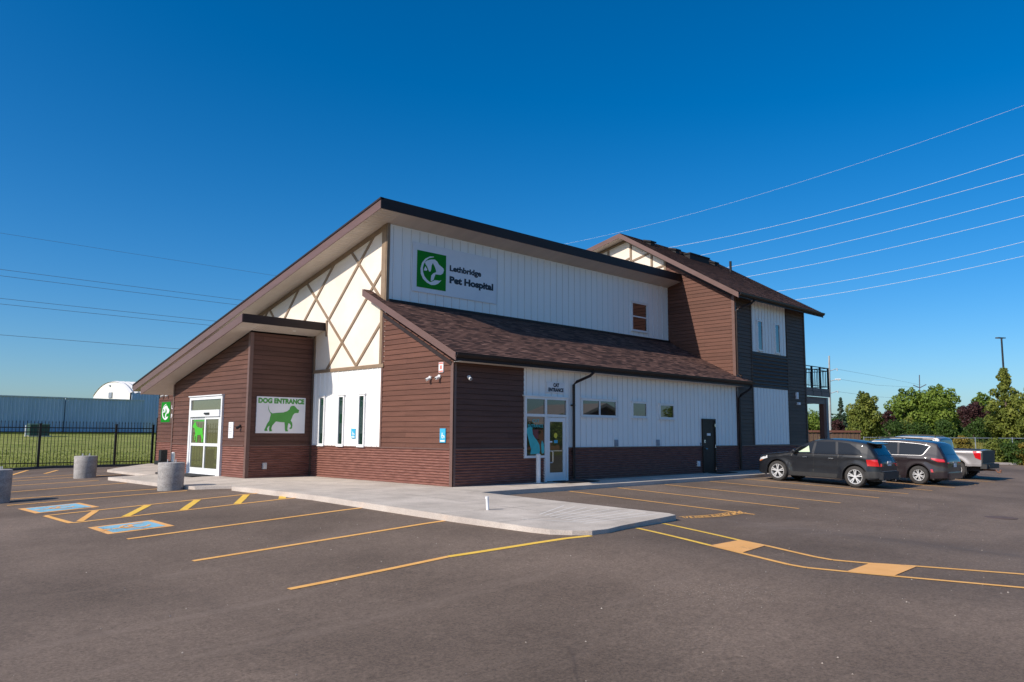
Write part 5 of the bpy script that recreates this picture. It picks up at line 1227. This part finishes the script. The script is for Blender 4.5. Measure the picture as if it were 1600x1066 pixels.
        for sg in sides:
            vs = []
            for p, q in zip(A, B_):
                for j in range(k+1):
                    s, z = p[0]+(q[0]-p[0])*j/k, p[1]+(q[1]-p[1])*j/k; vs.append(c.P(s, sg*(c.w(s, z)+off), z))
            m.add(vs, [(i*(k+1)+j, i*(k+1)+j+1, (i+1)*(k+1)+j+1, (i+1)*(k+1)+j) for i in range(n) for j in range(k)])
            if not one: m.build(name, mtl, parent or c.root, 40, True); m = MB()
        if one: return m.build(name, mtl, parent or c.root, 40, True)
    def top_patch(c, name, s0, s1, v0, v1, mtl, off=.006, n=8, k=10, vt=None):
        m = MB(); vs = []
        for i in range(n+1):
            s = s0+(s1-s0)*i/n; kk = 1 if vt is None else 1+(vt-1)*i/n
            for j in range(k+1): p = Vector(c.top_pt(s, (v0+(v1-v0)*j/k)*kk)); sg = 1 if s1 > c.mid else -1; vs.append((p.x-sg*off, p.y, p.z+off))
        m.add(vs, [(i*(k+1)+j, i*(k+1)+j+1, (i+1)*(k+1)+j+1, (i+1)*(k+1)+j) for i in range(n) for j in range(k)]); return m.build(name, mtl, c.root, 40, True)
    def seam(c, pts, wd=.012, mtl=None):
        m = MB()
        for sg in (1, -1):
            for (p, q) in zip(pts, pts[1:]):
                L = math.hypot(q[0]-p[0], q[1]-p[1]); nx, nz = -(q[1]-p[1])/L*wd/2, (q[0]-p[0])/L*wd/2; k = max(1, int(L/.08)); vs = []
                for i in range(k+1):
                    s, z = p[0]+(q[0]-p[0])*i/k, p[1]+(q[1]-p[1])*i/k
                    for e in (1, -1): vs.append(c.P(s+nx*e, sg*(c.w(s+nx*e, z+nz*e)+.004), z+nz*e))
                m.add(vs, [(2*i, 2*i+1, 2*i+3, 2*i+2) for i in range(k)])
        return m
    def wheels(c, rim_r, tw, spokes, dbl=True):
        sp = c.sp; r = sp['wr']
        for a in (0, sp['wb']):
            for sg in (1, -1):
                yo = sg*(c.W-.02); cx, cy, cz = c.P(a, yo, r); k = c.sc
                wh = bpy.data.objects.new('wheel', None); col.objects.link(wh); wh.parent = c.root; wh.location = (cx, cy, cz); wh.empty_display_size = .1
                m = MB(); T = tw*k; R_ = r*k; q = rim_r*k
                m.lathe([(q*.98, -.01*sg), (q*1.03, .012*sg), (R_*.86, .016*sg), (R_*.95, .0), (R_, -T*.16*sg), (R_, -T*.84*sg), (R_*.94, -T*sg), (q, -T*sg)], (0, 0, 0), 'y', 40); m.build('tyre', rubber, wh, 50, True)
                m = MB(); m.lathe([(q*1.0, -.004*sg), (q*.94, -.004*sg), (q*.90, -.03*sg), (q*.86, -.09*sg)], (0, 0, 0), 'y', 40)
                m.lathe([(0, -.012*sg), (q*.17, -.014*sg), (q*.2, -.05*sg)], (0, 0, 0), 'y', 16)
                for i in range(spokes):
                    an = 2*math.pi*i/spokes+.3
                    for da in ((-.13, .13) if dbl else (0,)):
                        a1, a2 = an+da*.8, an+da*1.25; ww = .055 if dbl else .10; pr = []
                        for rr, aa, w2, dy in ((q*.12, a1, ww*1.2, -.018), (q*.93, a2, ww, -.012)):
                            d = Vector((math.cos(aa), 0, math.sin(aa))); t = Vector((-d.z, 0, d.x)); pr.append([(d*rr-t*w2*q*1.1)+Vector((0, dy*sg, 0)), (d*rr+t*w2*q*1.1)+Vector((0, dy*sg, 0)), (d*rr+t*w2*q*1.3)+Vector((0, (dy-.05)*sg, 0)), (d*rr-t*w2*q*1.3)+Vector((0, (dy-.05)*sg, 0))])
                        m.prism(*pr)
                m.build('rim', rim_m, wh, 30, True)
                m = MB(); m.lathe([(0, -.11*sg), (q*.9, -.11*sg)], (0, 0, 0), 'y', 24); m.build('brake_disc', plastic, wh, 0, True)
def vehicle_pose(x, yf, yr, extra=0):
    zf, zr = G(x, yf), G(x, yr); return (x, (yf+yr)/2, (zf+zr)/2), (0, -math.atan2(zf-zr, yf-yr), math.pi/2)
# --- black crossover
sp = dict(wb=2.98, half=.955, wr=.385, arch=.445, tumble=.30, belt=[(-.95, .80), (-.5, .96), (.3, 1.09), (1.5, 1.12), (3.2, 1.17), (3.8, 1.05)],
    top=[(-.95, .72), (-.91, .88), (-.78, .99), (-.3, 1.08), (.2, 1.14), (.42, 1.18), (.75, 1.36), (1.1, 1.55), (1.4, 1.66), (1.9, 1.725), (2.5, 1.72), (3.0, 1.68), (3.34, 1.62), (3.46, 1.52), (3.62, 1.28), (3.72, 1.14), (3.78, 1.06), (3.82, .99), (3.84, .94)],
    plan=[(-.95, .60), (-.88, .74), (-.7, .88), (-.4, .97), (0, 1.0), (3.0, 1.0), (3.4, .965), (3.7, .90), (3.84, .80)], sill=[(-.95, .30), (-.5, .22), (.5, .25), (2.4, .27), (3.4, .30), (3.84, .38)])
loc, rot = vehicle_pose(15.60, -3.05, -6.15); c = Car(sp, loc, rot, 'black crossover parked nearest the building, with red tail lamps and silver wheels', 'car', 'parked_car', 1.04)
c.body(paint_black)
# side glass
c.side_patch('side_window', [(.62, 1.12), (1.35, 1.135)], [(1.02, 1.44), (1.42, 1.58)], glass_c, parent=None)
c.side_patch('side_window', [(1.46, 1.135), (2.28, 1.155)], [(1.52, 1.59), (2.22, 1.62)], glass_c)
c.side_patch('side_window', [(2.38, 1.16), (2.98, 1.175), (3.22, 1.21)], [(2.32, 1.61), (2.75, 1.57), (3.14, 1.34)], glass_c)
c.side_patch('sun_shade', [(.85, 1.16), (1.30, 1.17)], [(1.15, 1.36), (1.22, 1.42)], pale_green, off=.009)
c.top_patch('windshield', .46, 1.34, -.88, .88, glass_c, vt=.93); c.top_patch('rear_window', 3.46, 3.68, -.80, .80, glass_c)
c.side_patch('belt_trim', [(.5, 1.095), (1.8, 1.125), (3.25, 1.165)], [(.5, 1.108), (1.8, 1.138), (3.25, 1.178)], trim_m, off=.010, n=20, k=1)
c.side_patch('tail_lamp', [(3.42, .80), (3.80, .80)], [(3.38, 1.02), (3.74, 1.04)], lamp_red, off=.016, one=False)
c.side_patch('head_lamp', [(-.86, .72), (-.42, .86)], [(-.80, .84), (-.45, .96)], lamp_clear, off=.010, one=False)
c.side_patch('marker_lamp', [(-.84, .70), (-.66, .76)], [(-.83, .75), (-.66, .80)], lamp_amber, off=.014)
c.side_patch('lower_cladding', [(.50, .27), (2.33, .29)], [(.52, .42), (2.36, .44)], plastic, off=.012, n=14, k=2); c.side_patch('bumper', [(3.30, .34), (3.80, .40)], [(3.30, .60), (3.82, .62)], plastic, off=.008)
m = MB(); mm = c.seam([(.52, .30), (.50, .75), (.60, 1.08)]); mm2 = c.seam([(1.44, .30), (1.44, 1.11)]); mm3 = c.seam([(2.36, .75), (2.38, 1.14)]); mm4 = c.seam([(1.9, .66), (3.2, .66)], .006)
for x in (mm, mm2, mm3): m.add(x.v, x.f)
m.build('door_seams', black, c.root, 0, True)
for s in (1.12, 2.12):
    m = MB(); 
    for sg in (1, -1): y = sg*(c.w(s, .99)+.02); m.box(*sorted((c.P(s-.09, 0, 0)[0], c.P(s+.09, 0, 0)[0])), *sorted((y*c.sc-.015, y*c.sc+.015)), .975*c.sc, 1.01*c.sc)
    m.build('door_handle', chrome, c.root, 0, True)
for sg in (1, -1):
    m = MB(); a = c.P(.72, sg*(c.w(.72, 1.1)+.10), 1.18); m.lathe([(0, -.10), (.07, -.08), (.10, 0), (.07, .08), (0, .10)], a, 'y', 12); m.build('door_mirror', paint_black, c.root, 50, True)
def rear_bits(c, s, zp, zl, plate_w=.16):
    m = MB(); x = c.P(s, 0, 0)[0]-.012; k = c.sc; m.box(x-.02, x, -plate_w*k, plate_w*k, zp*k, (zp+.16)*k); m.build('number_plate', signwhite, c.root, 0, True)
m = MB(); x = c.P(3.78, 0, 0)[0]
for sg in (1, -1): m.tube([(x, sg*.5, .30), (x-.12, sg*.5, .30)], .045, 10)
m.build('exhaust', chrome, c.root, 40, True); rear_bits(c, 3.83, .82, 1)
def tail(c, s, lz0, lz1, ly0, ly1, bz0, bz1, hw, mtl):
    x = c.P(s, 0, 0)[0]; k = c.sc
    for sg in (1, -1):
        m = MB(); m.box(x-.02, x+.05, min(sg*ly0, sg*ly1)*k, max(sg*ly0, sg*ly1)*k, lz0*k, lz1*k); m.build('tail_lamp', lamp_red, c.root, 0, True)
    m = MB(); m.prism([(x+.05, -hw*k, bz0*k), (x-.07, -hw*.92*k, bz0*k), (x-.07, hw*.92*k, bz0*k), (x+.05, hw*k, bz0*k)], [(x+.05, -hw*k, bz1*k), (x-.08, -hw*.92*k, bz1*k), (x-.08, hw*.92*k, bz1*k), (x+.05, hw*k, bz1*k)]); m.build('rear_bumper', mtl, c.root, 0, True)
    m = MB(); m.box(x-.013, x, -.70*k, .70*k, (bz1+.02)*k, (bz1+.035)*k); m.box(x-.03, x, -.22*k, .22*k, (lz1-.02)*k, (lz1+.02)*k); m.build('tailgate_trim', trim_m, c.root, 0, True)
tail(c, 3.84, .80, .90, .60, .76, .34, .60, .80, plastic)
m = MB(); x0 = c.P(3.30, 0, 0)[0]; x1 = c.P(3.62, 0, 0)[0]; z = 1.60*c.sc; m.prism([(x0, -.66, z), (x0, .66, z), (x1, .60, z-.03), (x1, -.60, z-.03)], [(x0, -.68, z+.05), (x0, .68, z+.05), (x1, .62, z), (x1, -.62, z)]); m.build('spoiler', paint_black, c.root, 0, True)
c.wheels(.265, .24, 5)
# --- plum minivan
sp = dict(wb=3.28, half=1.03, wr=.37, arch=.44, tumble=.24, belt=[(-.98, .84), (-.4, .92), (.4, 1.02), (2, 1.09), (3.6, 1.12), (4.1, 1.06)],
    top=[(-.98, .62), (-.92, .78), (-.7, .92), (-.2, 1.03), (.15, 1.10), (.5, 1.30), (.95, 1.54), (1.3, 1.70), (1.9, 1.77), (2.8, 1.78), (3.6, 1.74), (3.92, 1.67), (4.02, 1.52), (4.16, 1.24), (4.24, 1.12), (4.29, 1.02), (4.31, .93)],
    plan=[(-.98, .6), (-.9, .75), (-.7, .88), (-.35, .97), (0, 1), (3.5, 1.0), (3.95, .955), (4.2, .89), (4.31, .82)], sill=[(-.98, .26), (-.5, .20), (.5, .22), (2.6, .22), (3.6, .25), (4.31, .32)])
loc, rot = vehicle_pose(20.2, -3.55, -6.9); c = Car(sp, loc, rot, 'dark plum minivan with chrome edged windows parked beyond the black crossover', 'van', 'parked_minivan', 1.02)
c.body(paint_plum)
c.side_patch('side_window', [(.55, 1.09), (1.40, 1.12)], [(1.05, 1.50), (1.46, 1.60)], glass_c); c.side_patch('side_window', [(1.50, 1.12), (2.46, 1.15)], [(1.54, 1.62), (2.44, 1.64)], glass_c)
c.side_patch('side_window', [(2.54, 1.15), (3.30, 1.17), (3.42, 1.20)], [(2.52, 1.64), (3.30, 1.60), (3.66, 1.54)], glass_c)
c.side_patch('window_trim', [(.5, 1.075), (2.4, 1.13), (3.40, 1.155), (3.46, 1.19), (3.70, 1.53)], [(.5, 1.085), (2.4, 1.14), (3.39, 1.165), (3.445, 1.20), (3.675, 1.54)], trim_m, off=.011, n=40, k=1)
c.side_patch('window_trim', [(1.0, 1.52), (1.5, 1.635), (2.5, 1.655), (3.3, 1.615), (3.68, 1.545)], [(1.0, 1.535), (1.5, 1.65), (2.5, 1.67), (3.3, 1.625), (3.69, 1.553)], trim_m, off=.011, n=40, k=1)
c.top_patch('windshield', .18, 1.22, -.88, .88, glass_c, vt=.93); c.top_patch('rear_window', 3.99, 4.17, -.84, .84, glass_c)
c.side_patch('tail_lamp', [(3.74, 1.04), (4.0, .93), (4.24, .94)], [(3.76, 1.08), (4.02, 1.06), (4.2, 1.04)], lamp_red, off=.016, one=False)
c.side_patch('head_lamp', [(-.9, .72), (-.35, .86)], [(-.85, .82), (-.4, .94)], lamp_clear, off=.010, one=False)
c.side_patch('lower_cladding', [(.5, .22), (2.6, .22)], [(.5, .32), (2.6, .32)], plastic, off=.010, n=12, k=2)
c.side_patch('reflector', [(3.76, .52), (3.84, .52)], [(3.73, .64), (3.81, .64)], lamp_red, off=.012)
m = MB()
for pts in ([(.45, .3), (.42, .8), (.5, 1.05)], [(1.45, .3), (1.45, 1.1)], [(2.5, .5), (2.5, 1.12)], [(2.5, 1.0), (3.6, 1.03)]): x = c.seam(pts); m.add(x.v, x.f)
m.build('door_seams', black, c.root, 0, True)
for sg in (1, -1):
    m = MB(); a = c.P(.62, sg*(c.w(.62, 1.1)+.11), 1.13); m.lathe([(0, -.11), (.07, -.09), (.11, 0), (.07, .09), (0, .11)], a, 'y', 12); m.build('door_mirror', paint_plum, c.root, 50, True)
    m = MB(); m.tube([c.P(1.5, sg*.66, 1.76), c.P(1.6, sg*.66, 1.82), c.P(3.3, sg*.66, 1.82), c.P(3.4, sg*.66, 1.77)], .018, 6); m.build('roof_rail', black, c.root, 40, True)
rear_bits(c, 4.31, .74, 1); tail(c, 4.31, .90, .93, .5, .80, .28, .52, .82, paint_plum); c.wheels(.225, .23, 6)
# --- silver pickup
sp = dict(wb=3.82, half=1.01, wr=.415, arch=.50, tumble=.22, belt=[(-.95, 1.05), (.5, 1.18), (2.2, 1.22), (2.4, 1.25), (4.85, 1.28)], shoulder=.03,
    top=[(-.95, .80), (-.92, 1.05), (-.8, 1.18), (-.2, 1.24), (.35, 1.30), (.55, 1.42), (.95, 1.75), (1.15, 1.80), (1.6, 1.84), (2.9, 1.84), (3.05, 1.82), (3.14, 1.72), (3.20, 1.36), (3.24, 1.33), (3.9, 1.345), (4.80, 1.36), (4.86, 1.34), (4.87, .7)],
    plan=[(-.95, .80), (-.85, .90), (-.5, .98), (0, 1), (4.7, 1.0), (4.87, .985)], sill=[(-.95, .45), (-.5, .40), (.6, .40), (2.8, .42), (4.2, .58), (4.87, .62)])
loc, rot = vehicle_pose(26.0, -2.65, -6.6); c = Car(sp, loc, rot, 'silver pickup truck with a black tailgate parked at the far right', 'truck', 'pickup_truck', 1.03)
c.body(paint_silver)
c.side_patch('side_window', [(.72, 1.26), (1.55, 1.28)], [(1.10, 1.62), (1.55, 1.71)], glass_c); c.side_patch('side_window', [(1.65, 1.28), (2.90, 1.30)], [(1.65, 1.72), (2.84, 1.71)], glass_c)
c.top_patch('windshield', .45, 1.10, -.88, .88, glass_c, vt=.93); c.top_patch('rear_window', 3.12, 3.195, -.86, .86, glass_c)
c.top_patch('bed_cover', 3.30, 4.74, -.90, .90, plastic, off=.006)
c.side_patch('tail_lamp', [(4.62, .98), (4.84, .90)], [(4.52, 1.27), (4.84, 1.27)], lamp_red, off=.012, one=False); c.side_patch('head_lamp', [(-.88, .92), (-.5, .98)], [(-.85, 1.08), (-.5, 1.12)], lamp_clear, off=.01, one=False)
c.side_patch('lower_cladding', [(4.22, .60), (4.84, .62)], [(4.22, .74), (4.84, .76)], paint_silver, off=.012)
k = c.sc; m = MB(); x = c.P(4.87, 0, 0)[0]; m.box(x-.035, x+.005, -.93*k, .93*k, .76*k, 1.30*k); m.build('tailgate', plastic, c.root, 0, True)
m = MB(); m.box(x-.20, x+.06, -.97*k, .97*k, .52*k, .72*k); m.box(x-.24, x-.20, -.7*k, .7*k, .54*k, .70*k); m.build('rear_bumper', plastic, c.root, 0, True)
m = MB(); m.tube([(x+.2, 0, .46), (x-.34, 0, .46)], .04, 8); m.tube([(x-.34, 0, .46), (x-.38, 0, .38), (x-.52, 0, .38)], .035, 8); m.lathe([(0, -.05), (.04, -.03), (.05, 0), (.04, .03), (0, .05)], (x-.50, 0, .46), 'z', 10); m.build('tow_hitch', mat('rust_metal', (.16, .07, .04), .7, (.24, .11, .07), 9), c.root, 40, True)
m = MB(); a = c.P(4.25, .85, .3); m.box(a[0]-.01, a[0]+.02, a[1]-.14, a[1]+.14, a[2]-.06, a[2]+.3); a = c.P(4.25, -.85, .3); m.box(a[0]-.01, a[0]+.02, a[1]-.14, a[1]+.14, a[2]-.06, a[2]+.3); m.build('mud_flap', plastic, c.root, 0, True)
m = MB()
for pts in ([(.6, .5), (.58, 1.1)], [(1.6, .5), (1.6, 1.2)], [(2.95, .95), (2.92, 1.2)], [(3.24, .55), (3.24, 1.28)]): q = c.seam(pts); m.add(q.v, q.f)
m.build('door_seams', black, c.root, 0, True)
for sg in (1, -1):
    m = MB(); a = c.P(.85, sg*(c.w(.8, 1.3)+.16), 1.32); m.box(a[0]-.06, a[0]+.06, a[1]-.11, a[1]+.11, a[2]-.12, a[2]+.14); m.build('door_mirror', paint_silver, c.root, 0, True)
    m = MB(); m.tube([c.P(1.3, sg*.62, 1.82), c.P(1.4, sg*.62, 1.88), c.P(2.8, sg*.62, 1.88), c.P(2.9, sg*.62, 1.82)], .02, 6) ; m.build('roof_rail', black, c.root, 40, True)
c.wheels(.26, .28, 6, False)

# a house and trees across the lot, mirrored in the windows
o = empty('neighbour_house', (84, -66, -1), 'brown gabled house with a pale roof across the lot, mirrored in the windows', 'house')
m = MB(); m.prism([(76, -62, -1), (93, -62, -1), (93, -62, 3.4), (84.5, -62, 6.0), (76, -62, 3.4)], [(76, -74, -1), (93, -74, -1), (93, -74, 3.4), (84.5, -74, 6.0), (76, -74, 3.4)]); m.build('wall', mat('neighbour_siding', (.17, .09, .05), .8, (.22, .12, .07), 2), o)
m = MB()
for sx in (-1, 1): m.prism([(84.5, -61.3, 6.1), (84.5+sx*9.6, -61.3, 3.1), (84.5+sx*9.6, -61.3, 3.55), (84.5, -61.3, 6.6)], [(84.5, -75, 6.1), (84.5+sx*9.6, -75, 3.1), (84.5+sx*9.6, -75, 3.55), (84.5, -75, 6.6)])
part(m, 'roof', mat('neighbour_roof', (.42, .38, .34), .8, (.5, .46, .42), 2), o, split=True)
for i, (x, y, h_) in enumerate(((57, -58, 6.2), (66, -62, 5.0), (72, -60, 5.8), (97.5, -64, 4.0), (103, -60, 11.5), (109, -64, 10), (48, -60, 5.5))): tree('backyard_tree', x, y, -1, h_, 2.8, lf_maple, 'green tree beside the house across the lot, '+('first', 'second', 'third', 'fourth', 'fifth', 'sixth', 'seventh')[i]+' of that row', 2500, .45, 90+i, 'oval', .1, group='trees across the lot')
